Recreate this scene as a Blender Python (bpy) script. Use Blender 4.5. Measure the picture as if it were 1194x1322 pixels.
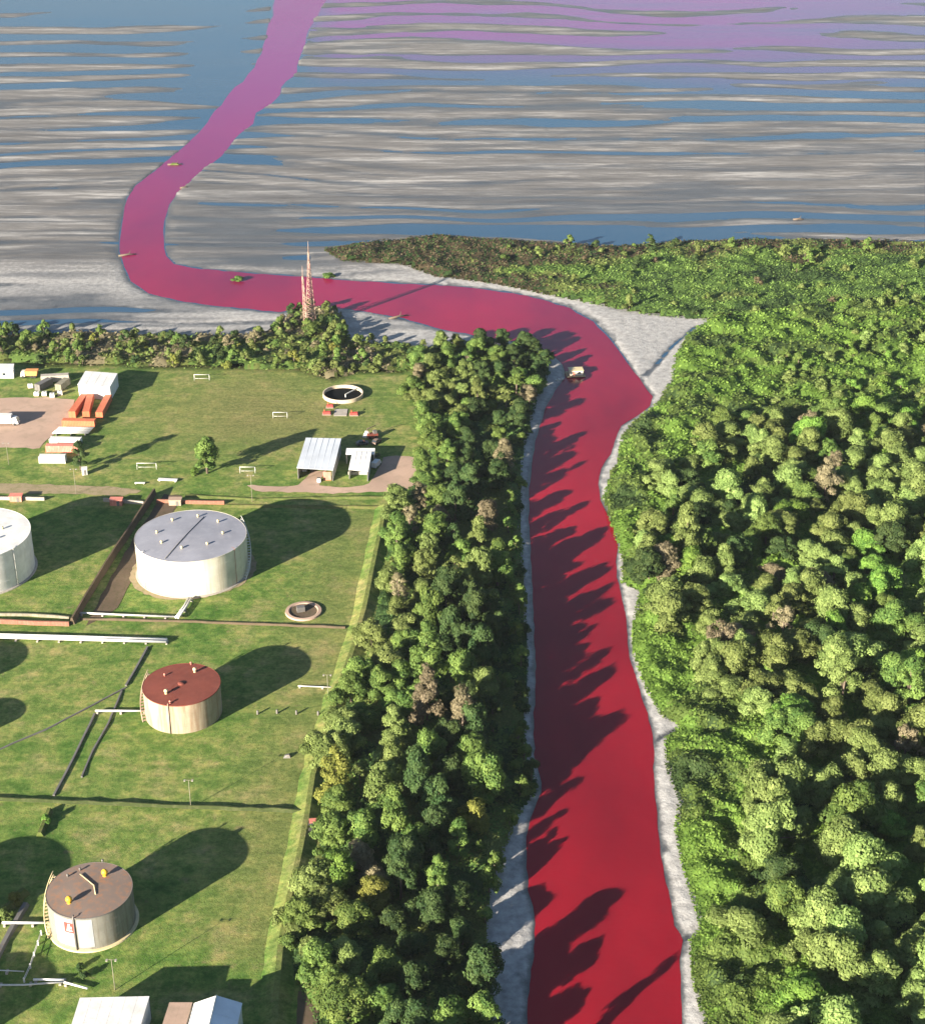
import bpy, bmesh, math, random
import numpy as np
from mathutils import Vector, Matrix

for o in list(bpy.data.objects):
    bpy.data.objects.remove(o)
S = bpy.context.scene
COL = S.collection
R = math.radians

# ------------------------------------------------------------------ camera
CAM_H, PITCH, FPX, CXP, CYP = 240.0, R(27.3), 2135.0, 597.0, 661.0
cam = bpy.data.cameras.new('camera')
cam.sensor_fit = 'VERTICAL'
cam.sensor_height = 24.0
cam.lens = 24.0 * FPX / 1322.0
cam.clip_start = 1.0
cam.clip_end = 80000.0
camo = bpy.data.objects.new('camera', cam)
COL.objects.link(camo)
camo.location = (0, 0, CAM_H)
camo.rotation_euler = (math.pi / 2 - PITCH, 0, 0)
S.camera = camo

# ------------------------------------------------------------------ light
SUN_EL, SUN_AZ = R(15.5), R(43.0)          # light travels towards (sin az, cos az)
w = bpy.data.worlds.new('World')
S.world = w
w.use_nodes = True
nt = w.node_tree
nt.nodes.clear()
sky = nt.nodes.new('ShaderNodeTexSky')
sky.sky_type = 'NISHITA'
sky.sun_disc = False
sky.sun_elevation = SUN_EL
sky.sun_rotation = math.pi + SUN_AZ
sky.air_density = 1.0
sky.dust_density = 0.6
sky.ozone_density = 2.0
bg = nt.nodes.new('ShaderNodeBackground')
bg.inputs['Strength'].default_value = 0.042
wo = nt.nodes.new('ShaderNodeOutputWorld')
nt.links.new(sky.outputs[0], bg.inputs[0])
nt.links.new(bg.outputs[0], wo.inputs[0])

sl = bpy.data.lights.new('sun', 'SUN')
sl.energy = 5.0
sl.angle = R(0.55)
sl.color = (1.0, 0.885, 0.72)
so = bpy.data.objects.new('sun', sl)
COL.objects.link(so)
ldir = Vector((math.sin(SUN_AZ) * math.cos(SUN_EL), math.cos(SUN_AZ) * math.cos(SUN_EL), -math.sin(SUN_EL)))
so.rotation_euler = ldir.to_track_quat('-Z', 'Y').to_euler()
so.location = (-200, -100, 400)

S.view_settings.view_transform = 'Standard'
S.view_settings.look = 'None'
S.view_settings.exposure = 2.0
S.view_settings.gamma = 1.0
S.render.engine = 'CYCLES'
S.cycles.max_bounces = 6
S.cycles.diffuse_bounces = 3
S.cycles.glossy_bounces = 3
S.cycles.transmission_bounces = 3
S.cycles.transparent_max_bounces = 6

# ------------------------------------------------------------------ mapping of sight lines to the ground
_cp, _sp = math.cos(PITCH), math.sin(PITCH)


def Gv(px, py, z=0.0):
    px = np.asarray(px, float)
    py = np.asarray(py, float)
    x = (px - CXP) / FPX
    y = -(py - CYP) / FPX
    dy = _cp + y * _sp
    dz = -_sp + y * _cp
    t = (z - CAM_H) / dz
    return x * t, dy * t


def G(px, py, z=0.0):
    x, y = Gv(px, py, z)
    return Vector((float(x), float(y), z))


def Pv(x, y, z=0.0):
    d = y * _cp - (z - CAM_H) * _sp
    u = y * _sp + (z - CAM_H) * _cp
    return CXP + FPX * x / d, CYP - FPX * u / d


# ------------------------------------------------------------------ numeric helpers
def _h(i, j, s):
    v = np.sin(i * 127.1 + j * 311.7 + s * 74.7) * 43758.5453
    return v - np.floor(v)


def vnoise(x, y, s=0):
    i, j = np.floor(x), np.floor(y)
    fx, fy = x - i, y - j
    fx = fx * fx * (3 - 2 * fx)
    fy = fy * fy * (3 - 2 * fy)
    return (_h(i, j, s) * (1 - fx) + _h(i + 1, j, s) * fx) * (1 - fy) + (_h(i, j + 1, s) * (1 - fx) + _h(i + 1, j + 1, s) * fx) * fy


def fbm(x, y, s=0, o=4, g=0.5):
    a, t, n = 1.0, 0.0, 0.0
    for k in range(o):
        t = t + a * vnoise(x * 2 ** k + 17.3 * k, y * 2 ** k - 9.1 * k, s + k)
        n += a
        a *= g
    return t / n


def sst(a, b, x):
    t = np.clip((x - a) / (b - a), 0, 1)
    return t * t * (3 - 2 * t)


def inside(x, y, poly):
    r = np.zeros(np.shape(x), bool)
    n = len(poly)
    for k in range(n):
        x1, y1 = poly[k]
        x2, y2 = poly[(k + 1) % n]
        if y1 == y2:
            continue
        c = ((y1 > y) != (y2 > y)) & (x < (x2 - x1) * (y - y1) / (y2 - y1) + x1)
        r ^= c
    return r


def pdist(x, y, pts, closed=True):
    d = np.full(np.shape(x), 1e9)
    n = len(pts)
    for k in range(n if closed else n - 1):
        x1, y1 = pts[k]
        x2, y2 = pts[(k + 1) % n]
        ex, ey = x2 - x1, y2 - y1
        L = ex * ex + ey * ey + 1e-9
        t = np.clip(((x - x1) * ex + (y - y1) * ey) / L, 0, 1)
        d = np.minimum(d, (x - x1 - t * ex) ** 2 + (y - y1 - t * ey) ** 2)
    return np.sqrt(d)


def sdf(x, y, poly):
    d = pdist(x, y, poly)
    return np.where(inside(x, y, poly), -d, d)


def W2(pts, z=0.0):
    a = np.array(pts, float)
    x, y = Gv(a[:, 0], a[:, 1], z)
    return list(zip(x.tolist(), y.tolist()))


# ------------------------------------------------------------------ materials
def newmat(name):
    m = bpy.data.materials.new(name)
    m.use_nodes = True
    m.node_tree.nodes.clear()
    return m, m.node_tree


def N(nt, typ, **kw):
    n = nt.nodes.new(typ)
    for k, v in kw.items():
        if k in n.inputs:
            n.inputs[k].default_value = v
        else:
            setattr(n, k, v)
    return n


def noise_fac(nt, scale, detail=4.0, rough=0.55, vec=None, stretch=None):
    if vec is None:
        vec = N(nt, 'ShaderNodeTexCoord').outputs['Object']
    if stretch is not None:
        mp = N(nt, 'ShaderNodeMapping')
        mp.inputs['Scale'].default_value = stretch
        nt.links.new(vec, mp.inputs['Vector'])
        vec = mp.outputs[0]
    n = N(nt, 'ShaderNodeTexNoise')
    n.inputs['Scale'].default_value = scale
    n.inputs['Detail'].default_value = detail
    n.inputs['Roughness'].default_value = rough
    nt.links.new(vec, n.inputs['Vector'])
    return n.outputs['Fac']


def ramp(nt, fac, stops):
    r = N(nt, 'ShaderNodeValToRGB')
    e = r.color_ramp.elements
    while len(e) < len(stops):
        e.new(0.5)
    for i, (p, c) in enumerate(stops):
        e[i].position = p
        e[i].color = (*c, 1) if len(c) == 3 else c
    nt.links.new(fac, r.inputs[0])
    return r.outputs[0]


def mix(nt, fac, a, b, mode='MIX'):
    m = N(nt, 'ShaderNodeMix', data_type='RGBA', blend_type=mode)
    m.clamp_factor = True
    for sock, v in ((m.inputs[0], fac), (m.inputs[6], a), (m.inputs[7], b)):
        if isinstance(v, (int, float)):
            sock.default_value = v
        elif isinstance(v, tuple):
            sock.default_value = (*v, 1) if len(v) == 3 else v
        else:
            nt.links.new(v, sock)
    return m.outputs[2]


def math_(nt, op, a, b=0.0, c=0.0, clamp=False):
    m = N(nt, 'ShaderNodeMath', operation=op)
    m.use_clamp = clamp
    for s, v in zip(m.inputs, (a, b, c)):
        if isinstance(v, (int, float)):
            s.default_value = v
        else:
            nt.links.new(v, s)
    return m.outputs[0]


def attr(nt, name):
    return N(nt, 'ShaderNodeAttribute', attribute_name=name).outputs['Fac']


def finish(nt, color, rough=0.8, metal=0.0, bump=None, bstr=0.3, bdist=0.1, spec=0.3):
    p = N(nt, 'ShaderNodeBsdfPrincipled')
    for s, v in (('Base Color', color), ('Roughness', rough), ('Metallic', metal)):
        if isinstance(v, (int, float)):
            p.inputs[s].default_value = v
        elif isinstance(v, tuple):
            p.inputs[s].default_value = (*v, 1)
        else:
            nt.links.new(v, p.inputs[s])
    p.inputs['Specular IOR Level'].default_value = spec
    if bump is not None:
        b = N(nt, 'ShaderNodeBump')
        b.inputs['Strength'].default_value = bstr
        b.inputs['Distance'].default_value = bdist
        nt.links.new(bump, b.inputs['Height'])
        nt.links.new(b.outputs[0], p.inputs['Normal'])
    o = N(nt, 'ShaderNodeOutputMaterial')
    nt.links.new(p.outputs[0], o.inputs[0])
    return p


def paint(name, col, rough=0.55, metal=0.0, wear=None, wamt=0.5, scale=0.8, stretch=None, spec=0.35):
    """Painted or bare surface with uneven tone and streaky wear."""
    m, t = newmat(name)
    f = noise_fac(t, scale * 0.5, 5)
    c = ramp(t, f, [(0.3, tuple(v * 0.82 for v in col)), (0.7, tuple(min(1, v * 1.1) for v in col))])
    f2 = noise_fac(t, scale * 2.0, 6, 0.65, stretch=stretch or (1, 1, 0.35))
    if wear:
        g = ramp(t, f2, [(0.62 - 0.25 * wamt, (0, 0, 0)), (0.72 - 0.1 * wamt, (1, 1, 1))])
        c = mix(t, math_(t, 'MULTIPLY', g, wamt), c, wear)
    finish(t, c, rough, metal, f2, 0.12, 0.03, spec)
    return m


def ground_mat():
    m, t = newmat('grass_ground')
    pos = N(t, 'ShaderNodeNewGeometry').outputs['Position']
    big = noise_fac(t, 0.018, 4, 0.6, pos)
    mid = noise_fac(t, 0.09, 6, 0.65, pos)
    fine = noise_fac(t, 0.9, 6, 0.75, pos)
    rows = noise_fac(t, 0.35, 3, 0.5, pos, (0.12, 1.4, 1))
    c = ramp(t, mid, [(0.37, (0.060, 0.128, 0.024)), (0.46, (0.110, 0.178, 0.038)), (0.54, (0.162, 0.202, 0.055)), (0.63, (0.250, 0.235, 0.100))])
    c2 = ramp(t, big, [(0.38, (0.070, 0.145, 0.029)), (0.60, (0.175, 0.205, 0.064))])
    p2 = noise_fac(t, 0.25, 5, 0.7, pos)
    c = mix(t, 0.42, c, c2)
    c = mix(t, 0.8, c, ramp(t, p2, [(0.40, (0.62, 0.80, 0.62)), (0.5, (1.1, 1.1, 1.1)), (0.60, (1.7, 1.38, 1.5))]), 'MULTIPLY')
    c = mix(t, math_(t, 'MULTIPLY', attr(t, 'dry'), 0.85), c, ramp(t, fine, [(0.3, (0.14, 0.14, 0.05)), (0.7, (0.22, 0.195, 0.085))]))
    c = mix(t, 0.8, c, ramp(t, fine, [(0.25, (0.45, 0.45, 0.45)), (0.75, (1.5, 1.5, 1.5))]), 'MULTIPLY')
    c = mix(t, 0.35, c, ramp(t, rows, [(0.3, (0.6, 0.65, 0.6)), (0.7, (1.3, 1.25, 1.2))]), 'MULTIPLY')
    bare = math_(t, 'MULTIPLY', ramp(t, noise_fac(t, 0.22, 5, 0.7, pos), [(0.60, (0, 0, 0)), (0.70, (1, 1, 1))]), 0.5)
    c = mix(t, bare, c, (0.22, 0.17, 0.095))
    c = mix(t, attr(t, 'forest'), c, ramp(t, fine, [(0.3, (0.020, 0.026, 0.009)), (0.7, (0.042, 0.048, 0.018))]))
    b = math_(t, 'ADD', fine, noise_fac(t, 3.0, 4, 0.7, pos))
    finish(t, c, 0.95, 0, b, 0.55, 0.25, 0.1)
    return m


WL = -0.6


def mud_mat():
    m, t = newmat('mud')
    g = N(t, 'ShaderNodeNewGeometry')
    pos = g.outputs['Position']
    sx = N(t, 'ShaderNodeSeparateXYZ')
    t.links.new(pos, sx.inputs[0])
    n1 = noise_fac(t, 0.06, 6, 0.70, pos, (0.22, 1, 1))
    n2 = noise_fac(t, 0.09, 7, 0.70, pos, (0.10, 1, 1))
    n2 = mix(t, 0.42, n2, noise_fac(t, 0.34, 7, 0.8, pos, (0.14, 1, 1)))
    n2 = mix(t, attr(t, 'bank'), n2, noise_fac(t, 0.45, 7, 0.66, pos))
    n1 = mix(t, attr(t, 'bank'), n1, noise_fac(t, 0.12, 6, 0.7, pos))
    z = math_(t, 'ADD', sx.outputs['Z'], math_(t, 'MULTIPLY', math_(t, 'SUBTRACT', n2, 0.5), 0.22))
    z = math_(t, 'ADD', z, math_(t, 'MULTIPLY', math_(t, 'SUBTRACT', n1, 0.5), 0.34))
    dry = N(t, 'ShaderNodeMapRange', interpolation_type='SMOOTHSTEP')
    dry.inputs['From Min'].default_value = WL - 0.03
    dry.inputs['From Max'].default_value = WL + 0.24
    t.links.new(z, dry.inputs['Value'])
    d = dry.outputs[0]
    pale = ramp(t, n2, [(0.40, (0.105, 0.10, 0.096)), (0.51, (0.175, 0.168, 0.162)), (0.62, (0.42, 0.408, 0.392))])
    pale = mix(t, attr(t, 'bank'), pale, ramp(t, n2, [(0.34, (0.24, 0.235, 0.23)), (0.52, (0.335, 0.33, 0.325)), (0.68, (0.43, 0.425, 0.415))]))
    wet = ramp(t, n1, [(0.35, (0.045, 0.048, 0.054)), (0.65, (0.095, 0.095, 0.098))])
    d2 = math_(t, 'MULTIPLY', d, math_(t, 'SUBTRACT', 1.0, attr(t, 'damp_shade')))
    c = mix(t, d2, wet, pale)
    r = math_(t, 'ADD', math_(t, 'MULTIPLY', d2, 0.5), 0.33)
    b = math_(t, 'ADD', n2, noise_fac(t, 1.6, 4, 0.7, pos))
    finish(t, c, r, 0, b, 0.5, 0.35, 0.5)
    return m


def water_mat(name, river):
    m, t = newmat(name)
    pos = N(t, 'ShaderNodeNewGeometry').outputs['Position']
    dye_sky_tint = attr(t, 'dye_sky_tint')
    n = noise_fac(t, 0.02, 5, 0.6, pos, (0.6, 0.3, 1) if river else (0.25, 1, 1))
    if river:
        red = ramp(t, n, [(0.36, (0.150, 0.006, 0.014)), (0.5, (0.225, 0.008, 0.017)), (0.64, (0.290, 0.009, 0.020))])
        c = mix(t, dye_sky_tint, red, (0.205, 0.009, 0.140))
    else:
        base = ramp(t, n, [(0.3, (0.024, 0.072, 0.135)), (0.7, (0.046, 0.090, 0.148))])
        dd = math_(t, 'MULTIPLY', dye_sky_tint, ramp(t, n, [(0.30, (0.6, 0.6, 0.6)), (0.55, (1, 1, 1))]))
        c = mix(t, dd, base, (0.200, 0.034, 0.180))
    rip = noise_fac(t, 0.55, 4, 0.6, pos, (0.7, 1.2, 1))
    p = finish(t, c, math_(t, 'ADD', 0.06, math_(t, 'MULTIPLY', n, 0.22)), 0, rip, 0.10 if river else 0.12, 0.3, 0.32)
    p.inputs['IOR'].default_value = 1.33
    return m


def leaf_mat(name, a, b, trans=0.22):
    m, t = newmat(name)
    oi = N(t, 'ShaderNodeObjectInfo')
    tint = attr(t, 'tint')
    c = mix(t, tint, a, b)
    v = math_(t, 'ADD', math_(t, 'MULTIPLY', oi.outputs['Random'], 0.36), 0.82)
    hs = N(t, 'ShaderNodeHueSaturation')
    hs.inputs['Saturation'].default_value = 0.91
    t.links.new(v, hs.inputs['Value'])
    t.links.new(math_(t, 'ADD', math_(t, 'MULTIPLY', oi.outputs['Random'], 0.022), 0.486), hs.inputs['Hue'])
    t.links.new(c, hs.inputs['Color'])
    d = N(t, 'ShaderNodeBsdfPrincipled')
    d.inputs['Roughness'].default_value = 0.7
    d.inputs['Specular IOR Level'].default_value = 0.15
    tr = N(t, 'ShaderNodeBsdfTranslucent')
    t.links.new(hs.outputs[0], d.inputs['Base Color'])
    t.links.new(mix(t, 1.0, hs.outputs[0], (1.1, 1.25, 0.6), 'MULTIPLY'), tr.inputs['Color'])
    ms = N(t, 'ShaderNodeMixShader')
    ms.inputs[0].default_value = trans
    t.links.new(d.outputs[0], ms.inputs[1])
    t.links.new(tr.outputs[0], ms.inputs[2])
    o = N(t, 'ShaderNodeOutputMaterial')
    t.links.new(ms.outputs[0], o.inputs[0])
    return m


M = {}
M['ground'] = ground_mat()
M['mud'] = mud_mat()
M['river'] = water_mat('red_river_water', True)
M['bay'] = water_mat('bay_water', False)
M['olive'] = leaf_mat('leaf_olive', (0.074, 0.110, 0.020), (0.200, 0.255, 0.062))
M['green'] = leaf_mat('leaf_green', (0.046, 0.100, 0.015), (0.160, 0.242, 0.040))
M['bright'] = leaf_mat('leaf_bright', (0.058, 0.140, 0.012), (0.170, 0.295, 0.032))
M['dark'] = leaf_mat('leaf_dark', (0.020, 0.052, 0.013), (0.072, 0.118, 0.028))
M['yellow'] = leaf_mat('leaf_yellow', (0.105, 0.125, 0.014), (0.225, 0.235, 0.036))
M['dry'] = leaf_mat('leaf_dry', (0.110, 0.098, 0.050), (0.255, 0.215, 0.125))
M['pale'] = leaf_mat('leaf_pale', (0.090, 0.150, 0.028), (0.232, 0.325, 0.080))
M['reed'] = leaf_mat('leaf_reed', (0.062, 0.052, 0.026), (0.165, 0.125, 0.066))
M['mast_red'] = paint('faded_mast_red', (0.42, 0.25, 0.21), 0.7, wear=(0.45, 0.28, 0.24), wamt=0.5)
M['basin'] = paint('basin_wall', (0.52, 0.44, 0.33), 0.8, wear=(0.40, 0.30, 0.2), wamt=0.5)
M['basin_shade'] = paint('shaded_basin_floor', (0.005, 0.006, 0.007), 0.9, spec=0.05)  # dark floor, blackened further to paint in the shade inside the basin
M['bark'] = paint('bark', (0.13, 0.10, 0.075), 0.9, scale=3)
M['deadwood'] = paint('deadwood', (0.36, 0.25, 0.20), 0.85, scale=2, wear=(0.36, 0.27, 0.21))
M['dirt'] = paint('pink_dirt', (0.42, 0.30, 0.235), 0.95, wear=(0.26, 0.20, 0.15), wamt=0.6, scale=0.12, stretch=(1, 1, 1), spec=0.1)
M['track'] = paint('tan_track', (0.30, 0.24, 0.155), 0.95, wear=(0.16, 0.16, 0.07), wamt=0.7, scale=0.25, stretch=(1, 1, 1), spec=0.1)
M['brown_dirt'] = paint('brown_dirt', (0.115, 0.085, 0.06), 0.95, wear=(0.06, 0.06, 0.03), wamt=0.6, scale=0.4, stretch=(1, 1, 1), spec=0.1)
M['embank'] = paint('embankment_grass', (0.175, 0.165, 0.065), 0.95, wear=(0.085, 0.118, 0.024), wamt=0.9, scale=0.35, stretch=(1, 1, 1), spec=0.1)
M['embank_green'] = paint('embankment_green', (0.085, 0.115, 0.03), 0.95, wear=(0.15, 0.14, 0.06), wamt=0.7, scale=0.4, stretch=(1, 1, 1), spec=0.1)
M['shaded_bank'] = paint('shaded_bank', (0.045, 0.06, 0.022), 0.95, wear=(0.10, 0.10, 0.05), wamt=0.5, scale=0.4, stretch=(1, 1, 1), spec=0.1)  # green darkened to paint in the unlit side of the low wall
M['concrete'] = paint('concrete', (0.36, 0.33, 0.29), 0.9, wear=(0.22, 0.20, 0.17), scale=1)
M['old_wall'] = paint('old_wall', (0.24, 0.22, 0.17), 0.9, wear=(0.13, 0.13, 0.08), wamt=0.7, scale=1)
M['brick'] = paint('red_wall', (0.26, 0.11, 0.075), 0.9, wear=(0.28, 0.19, 0.14), scale=1)
M['cream'] = paint('cream_paint', (0.60, 0.57, 0.48), 0.6, wear=(0.40, 0.30, 0.19), wamt=0.5, scale=0.5, stretch=(1, 1, 0.06))
M['white'] = paint('white_paint', (0.68, 0.675, 0.66), 0.5, wear=(0.52, 0.49, 0.44), wamt=0.45, scale=0.6)
M['tan_wall'] = paint('tan_tank_paint', (0.36, 0.30, 0.225), 0.65, wear=(0.21, 0.125, 0.07), wamt=0.75, scale=0.5, stretch=(1, 1, 0.08))
M['grey_wall'] = paint('grey_tank_paint', (0.205, 0.20, 0.175), 0.6, wear=(0.115, 0.095, 0.065), wamt=0.65, scale=0.5, stretch=(1, 1, 0.1))
M['grey_patch'] = paint('grey_repaint', (0.30, 0.31, 0.325), 0.55, wear=(0.25, 0.25, 0.245), wamt=0.3, scale=0.4)
M['roof_grey'] = paint('roof_blue_grey', (0.27, 0.275, 0.32), 0.5, wear=(0.33, 0.33, 0.36), wamt=0.4, scale=0.25, stretch=(1, 1, 1))
M['roof_rust'] = paint('roof_rust', (0.175, 0.044, 0.030), 0.85, wear=(0.20, 0.055, 0.035), wamt=0.6, scale=0.3, stretch=(1, 1, 1))
M['roof_brown'] = paint('roof_brown', (0.20, 0.150, 0.125), 0.85, wear=(0.33, 0.145, 0.060), wamt=0.55, scale=0.35, stretch=(1, 1, 1))
M['yellow_paint'] = paint('yellow_paint', (0.72, 0.40, 0.03), 0.5)
M['pale_vent'] = paint('pale_vent', (0.58, 0.48, 0.28), 0.55)
M['orange'] = paint('orange_paint', (0.55, 0.15, 0.07), 0.55, wear=(0.42, 0.12, 0.06), wamt=0.4)
M['red_paint'] = paint('red_paint', (0.52, 0.06, 0.05), 0.5, wear=(0.40, 0.10, 0.07), wamt=0.3)
M['salmon'] = paint('faded_red', (0.58, 0.20, 0.15), 0.6, wear=(0.62, 0.33, 0.27), wamt=0.5)
M['metal'] = paint('galvanised', (0.47, 0.51, 0.57), 0.5, 0.0, wear=(0.42, 0.43, 0.45), wamt=0.4, scale=0.3, stretch=(1, 1, 1))
M['blue_white'] = paint('blue_white_sheet', (0.62, 0.68, 0.76), 0.45, scale=0.4)
M['steel'] = paint('dark_steel', (0.16, 0.155, 0.15), 0.6, 0.3, wear=(0.22, 0.13, 0.08), wamt=0.4)
M['pipe'] = paint('pipe_grey', (0.56, 0.56, 0.54), 0.5, wear=(0.40, 0.37, 0.33), wamt=0.4, scale=1)
M['black'] = paint('black_rubber', (0.03, 0.03, 0.03), 0.85)
M['glass'] = paint('dark_glass', (0.03, 0.04, 0.05), 0.12, spec=0.6)
M['plank'] = paint('plank_wood', (0.34, 0.25, 0.16), 0.85, scale=2)
M['tarp'] = paint('orange_tarp', (0.68, 0.28, 0.10), 0.7)


# ------------------------------------------------------------------ object helpers
def raw_mesh(name, verts, quads, tris=None, mat=None, attrs=None, smooth=False):
    me = bpy.data.meshes.new(name)
    verts = np.asarray(verts, np.float32)
    quads = np.asarray(quads, np.int32).reshape(-1, 4) if quads is not None else np.zeros((0, 4), np.int32)
    me.vertices.add(len(verts))
    me.vertices.foreach_set('co', verts.ravel())
    nl = quads.size
    me.loops.add(nl)
    me.loops.foreach_set('vertex_index', quads.ravel())
    me.polygons.add(len(quads))
    me.polygons.foreach_set('loop_start', np.arange(0, nl, 4, dtype=np.int32))
    if smooth:
        me.polygons.foreach_set('use_smooth', np.ones(len(quads), bool))
    for k, v in (attrs or {}).items():
        a = me.attributes.new(k, 'FLOAT', 'POINT')
        a.data.foreach_set('value', np.asarray(v, np.float32))
    me.update(calc_edges=True)
    if mat:
        me.materials.append(mat)
    return me


class MB:
    """Collects boxes, tubes, prisms ... and links them as ONE mesh object."""

    def __init__(self):
        self.v, self.f, self.s = [], [], []

    def add(self, vs, fs, smooth=False):
        b = len(self.v)
        self.v += [tuple(p) for p in vs]
        self.f += [tuple(i + b for i in f) for f in fs]
        self.s += [smooth] * len(fs)
        return self

    def box(self, c, s, rz=0.0):
        cx, cy, cz = c
        hx, hy, hz = s[0] / 2, s[1] / 2, s[2] / 2
        cr, sr = math.cos(rz), math.sin(rz)
        vs = []
        for z in (-hz, hz):
            for x, y in ((-hx, -hy), (hx, -hy), (hx, hy), (-hx, hy)):
                vs.append((cx + x * cr - y * sr, cy + x * sr + y * cr, cz + z))
        return self.add(vs, [(3, 2, 1, 0), (4, 5, 6, 7), (0, 1, 5, 4), (1, 2, 6, 5), (2, 3, 7, 6), (3, 0, 4, 7)])

    def prism(self, base, top):
        n = len(base)
        return self.add(list(base) + list(top), [tuple(range(n - 1, -1, -1)), tuple(range(n, 2 * n))] + [(i, (i + 1) % n, n + (i + 1) % n, n + i) for i in range(n)])

    def tube(self, pts, rad, n=8, cap=True):
        pts = [Vector(p) for p in pts]
        rads = rad if isinstance(rad, (list, tuple)) else [rad] * len(pts)
        vs, fs = [], []
        for i, p in enumerate(pts):
            d = (pts[min(i + 1, len(pts) - 1)] - pts[max(i - 1, 0)]).normalized()
            up = Vector((0, 0, 1)) if abs(d.z) < 0.95 else Vector((1, 0, 0))
            a = d.cross(up).normalized()
            b = a.cross(d)
            for k in range(n):
                q = 2 * math.pi * k / n
                vs.append(p + a * (math.cos(q) * rads[i]) + b * (math.sin(q) * rads[i]))
        for i in range(len(pts) - 1):
            for k in range(n):
                fs.append((i * n + k, i * n + (k + 1) % n, (i + 1) * n + (k + 1) % n, (i + 1) * n + k))
        self.add(vs, fs, True)
        if cap:
            b = len(self.v) - len(vs)
            self.f.append(tuple(b + k for k in range(n - 1, -1, -1)))
            self.f.append(tuple(b + (len(pts) - 1) * n + k for k in range(n)))
            self.s += [False, False]
        return self

    def lathe(self, prof, n=48, c=(0, 0), smooth=True, closed=False):
        vs = []
        for r, z in prof:
            for k in range(n):
                q = 2 * math.pi * k / n
                vs.append((c[0] + r * math.cos(q), c[1] + r * math.sin(q), z))
        fs = []
        m = len(prof)
        for i in range(m if closed else m - 1):
            j = (i + 1) % m
            for k in range(n):
                fs.append((i * n + k, i * n + (k + 1) % n, j * n + (k + 1) % n, j * n + k))
        return self.add(vs, fs, smooth)

    def mesh(self, name, mat):
        me = bpy.data.meshes.new(name)
        me.from_pydata(self.v, [], self.f)
        me.polygons.foreach_set('use_smooth', self.s)
        me.update()
        if mat:
            me.materials.append(mat)
        return me

    def build(self, name, mat, parent=None, loc=(0, 0, 0), rz=0.0):
        return link(name, self.mesh(name, mat), parent, loc, rz)


def link(name, me, parent=None, loc=(0, 0, 0), rz=0.0):
    o = bpy.data.objects.new(name, me)
    COL.objects.link(o)
    o.location = loc
    o.rotation_euler = (0, 0, rz)
    if parent:
        o.parent = parent
    return o


def tag(o, label=None, cat=None, group=None, kind=None):
    for k, v in (('label', label), ('category', cat), ('group', group), ('kind', kind)):
        if v:
            o[k] = v
    return o


def thing(name, label, cat, loc=(0, 0, 0), rz=0.0, group=None):
    o = bpy.data.objects.new(name, None)
    COL.objects.link(o)
    o.empty_display_size = 0.5
    o.location = loc
    o.rotation_euler = (0, 0, rz)
    return tag(o, label, cat, group)


def copy_tree(o, loc, rz=0.0, label=None):
    c = o.copy()
    COL.objects.link(c)
    c.location = loc
    c.rotation_euler = (0, 0, rz)
    if label:
        c['label'] = label
    for ch in o.children:
        d = ch.copy()
        COL.objects.link(d)
        d.parent = c
        for g in ch.children:
            e = g.copy()
            COL.objects.link(e)
            e.parent = d
    return c


# ------------------------------------------------------------------ outlines (sight lines to the ground)
LEFT_BANK = [(664, 2300), (674, 1560), (678, 1400), (680, 1322), (683, 1270), (691, 1215), (690, 1180), (682, 1150), (679, 1110), (681, 1070), (690, 1045), (699, 1022), (697, 1000), (690, 975),
             (688, 930), (692, 880), (690, 840), (689, 800), (687, 740), (683, 690), (682, 640), (686, 600), (693, 560), (703, 530), (716, 505), (730, 488), (726, 470), (707, 453), (670, 442),
             (620, 434), (570, 425), (520, 411), (480, 403), (440, 398), (400, 399), (360, 403), (330, 400), (280, 395), (230, 388), (192, 378), (170, 363), (161, 345), (155, 325),
             (156, 300), (160, 280), (165, 255), (174, 240), (200, 220), (235, 192), (262, 165), (286, 135), (311, 105), (334, 78), (345, 50), (350, 20), (352, 0), (354, -30), (357, -80)]
RIGHT_BANK = [(470, -80), (430, -30), (421, 0), (402, 30), (391, 65), (381, 95), (365, 113), (356, 130), (332, 145), (326, 160), (310, 172), (297, 188), (285, 202), (265, 216), (245, 235), (228, 250),
              (218, 265), (213, 285), (211, 310), (215, 330), (226, 341), (260, 347), (310, 352), (360, 355), (400, 358), (440, 362), (500, 365), (560, 368), (610, 372), (660, 378),
              (700, 387), (735, 398), (765, 415), (788, 438), (805, 460), (818, 480), (830, 495), (842, 511), (838, 525), (820, 538), (801, 550), (793, 568), (788, 585), (776, 605), (771, 625),
              (775, 645), (785, 665), (793, 685), (797, 705), (795, 735), (800, 765), (808, 800), (812, 850), (825, 890), (838, 930), (844, 960), (843, 1000), (848, 1050), (852, 1100),
              (862, 1150), (871, 1195), (881, 1214), (877, 1240), (878, 1280), (880, 1322), (884, 1400), (893, 1560), (960, 2300)]


def dense(pts, step, jit, seed):
    """Subdivide an outline and roughen it a little."""
    rng = random.Random(seed)
    out = []
    for (x1, y1), (x2, y2) in zip(pts[:-1], pts[1:]):
        L = math.hypot(x2 - x1, y2 - y1)
        n = max(1, int(L / step))
        for k in range(n):
            t = k / n
            j = jit * (1 if k or True else 0)
            out.append((x1 + (x2 - x1) * t + rng.uniform(-j, j), y1 + (y2 - y1) * t + rng.uniform(-j, j) * 0.6))
    out.append(pts[-1])
    return out


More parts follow.
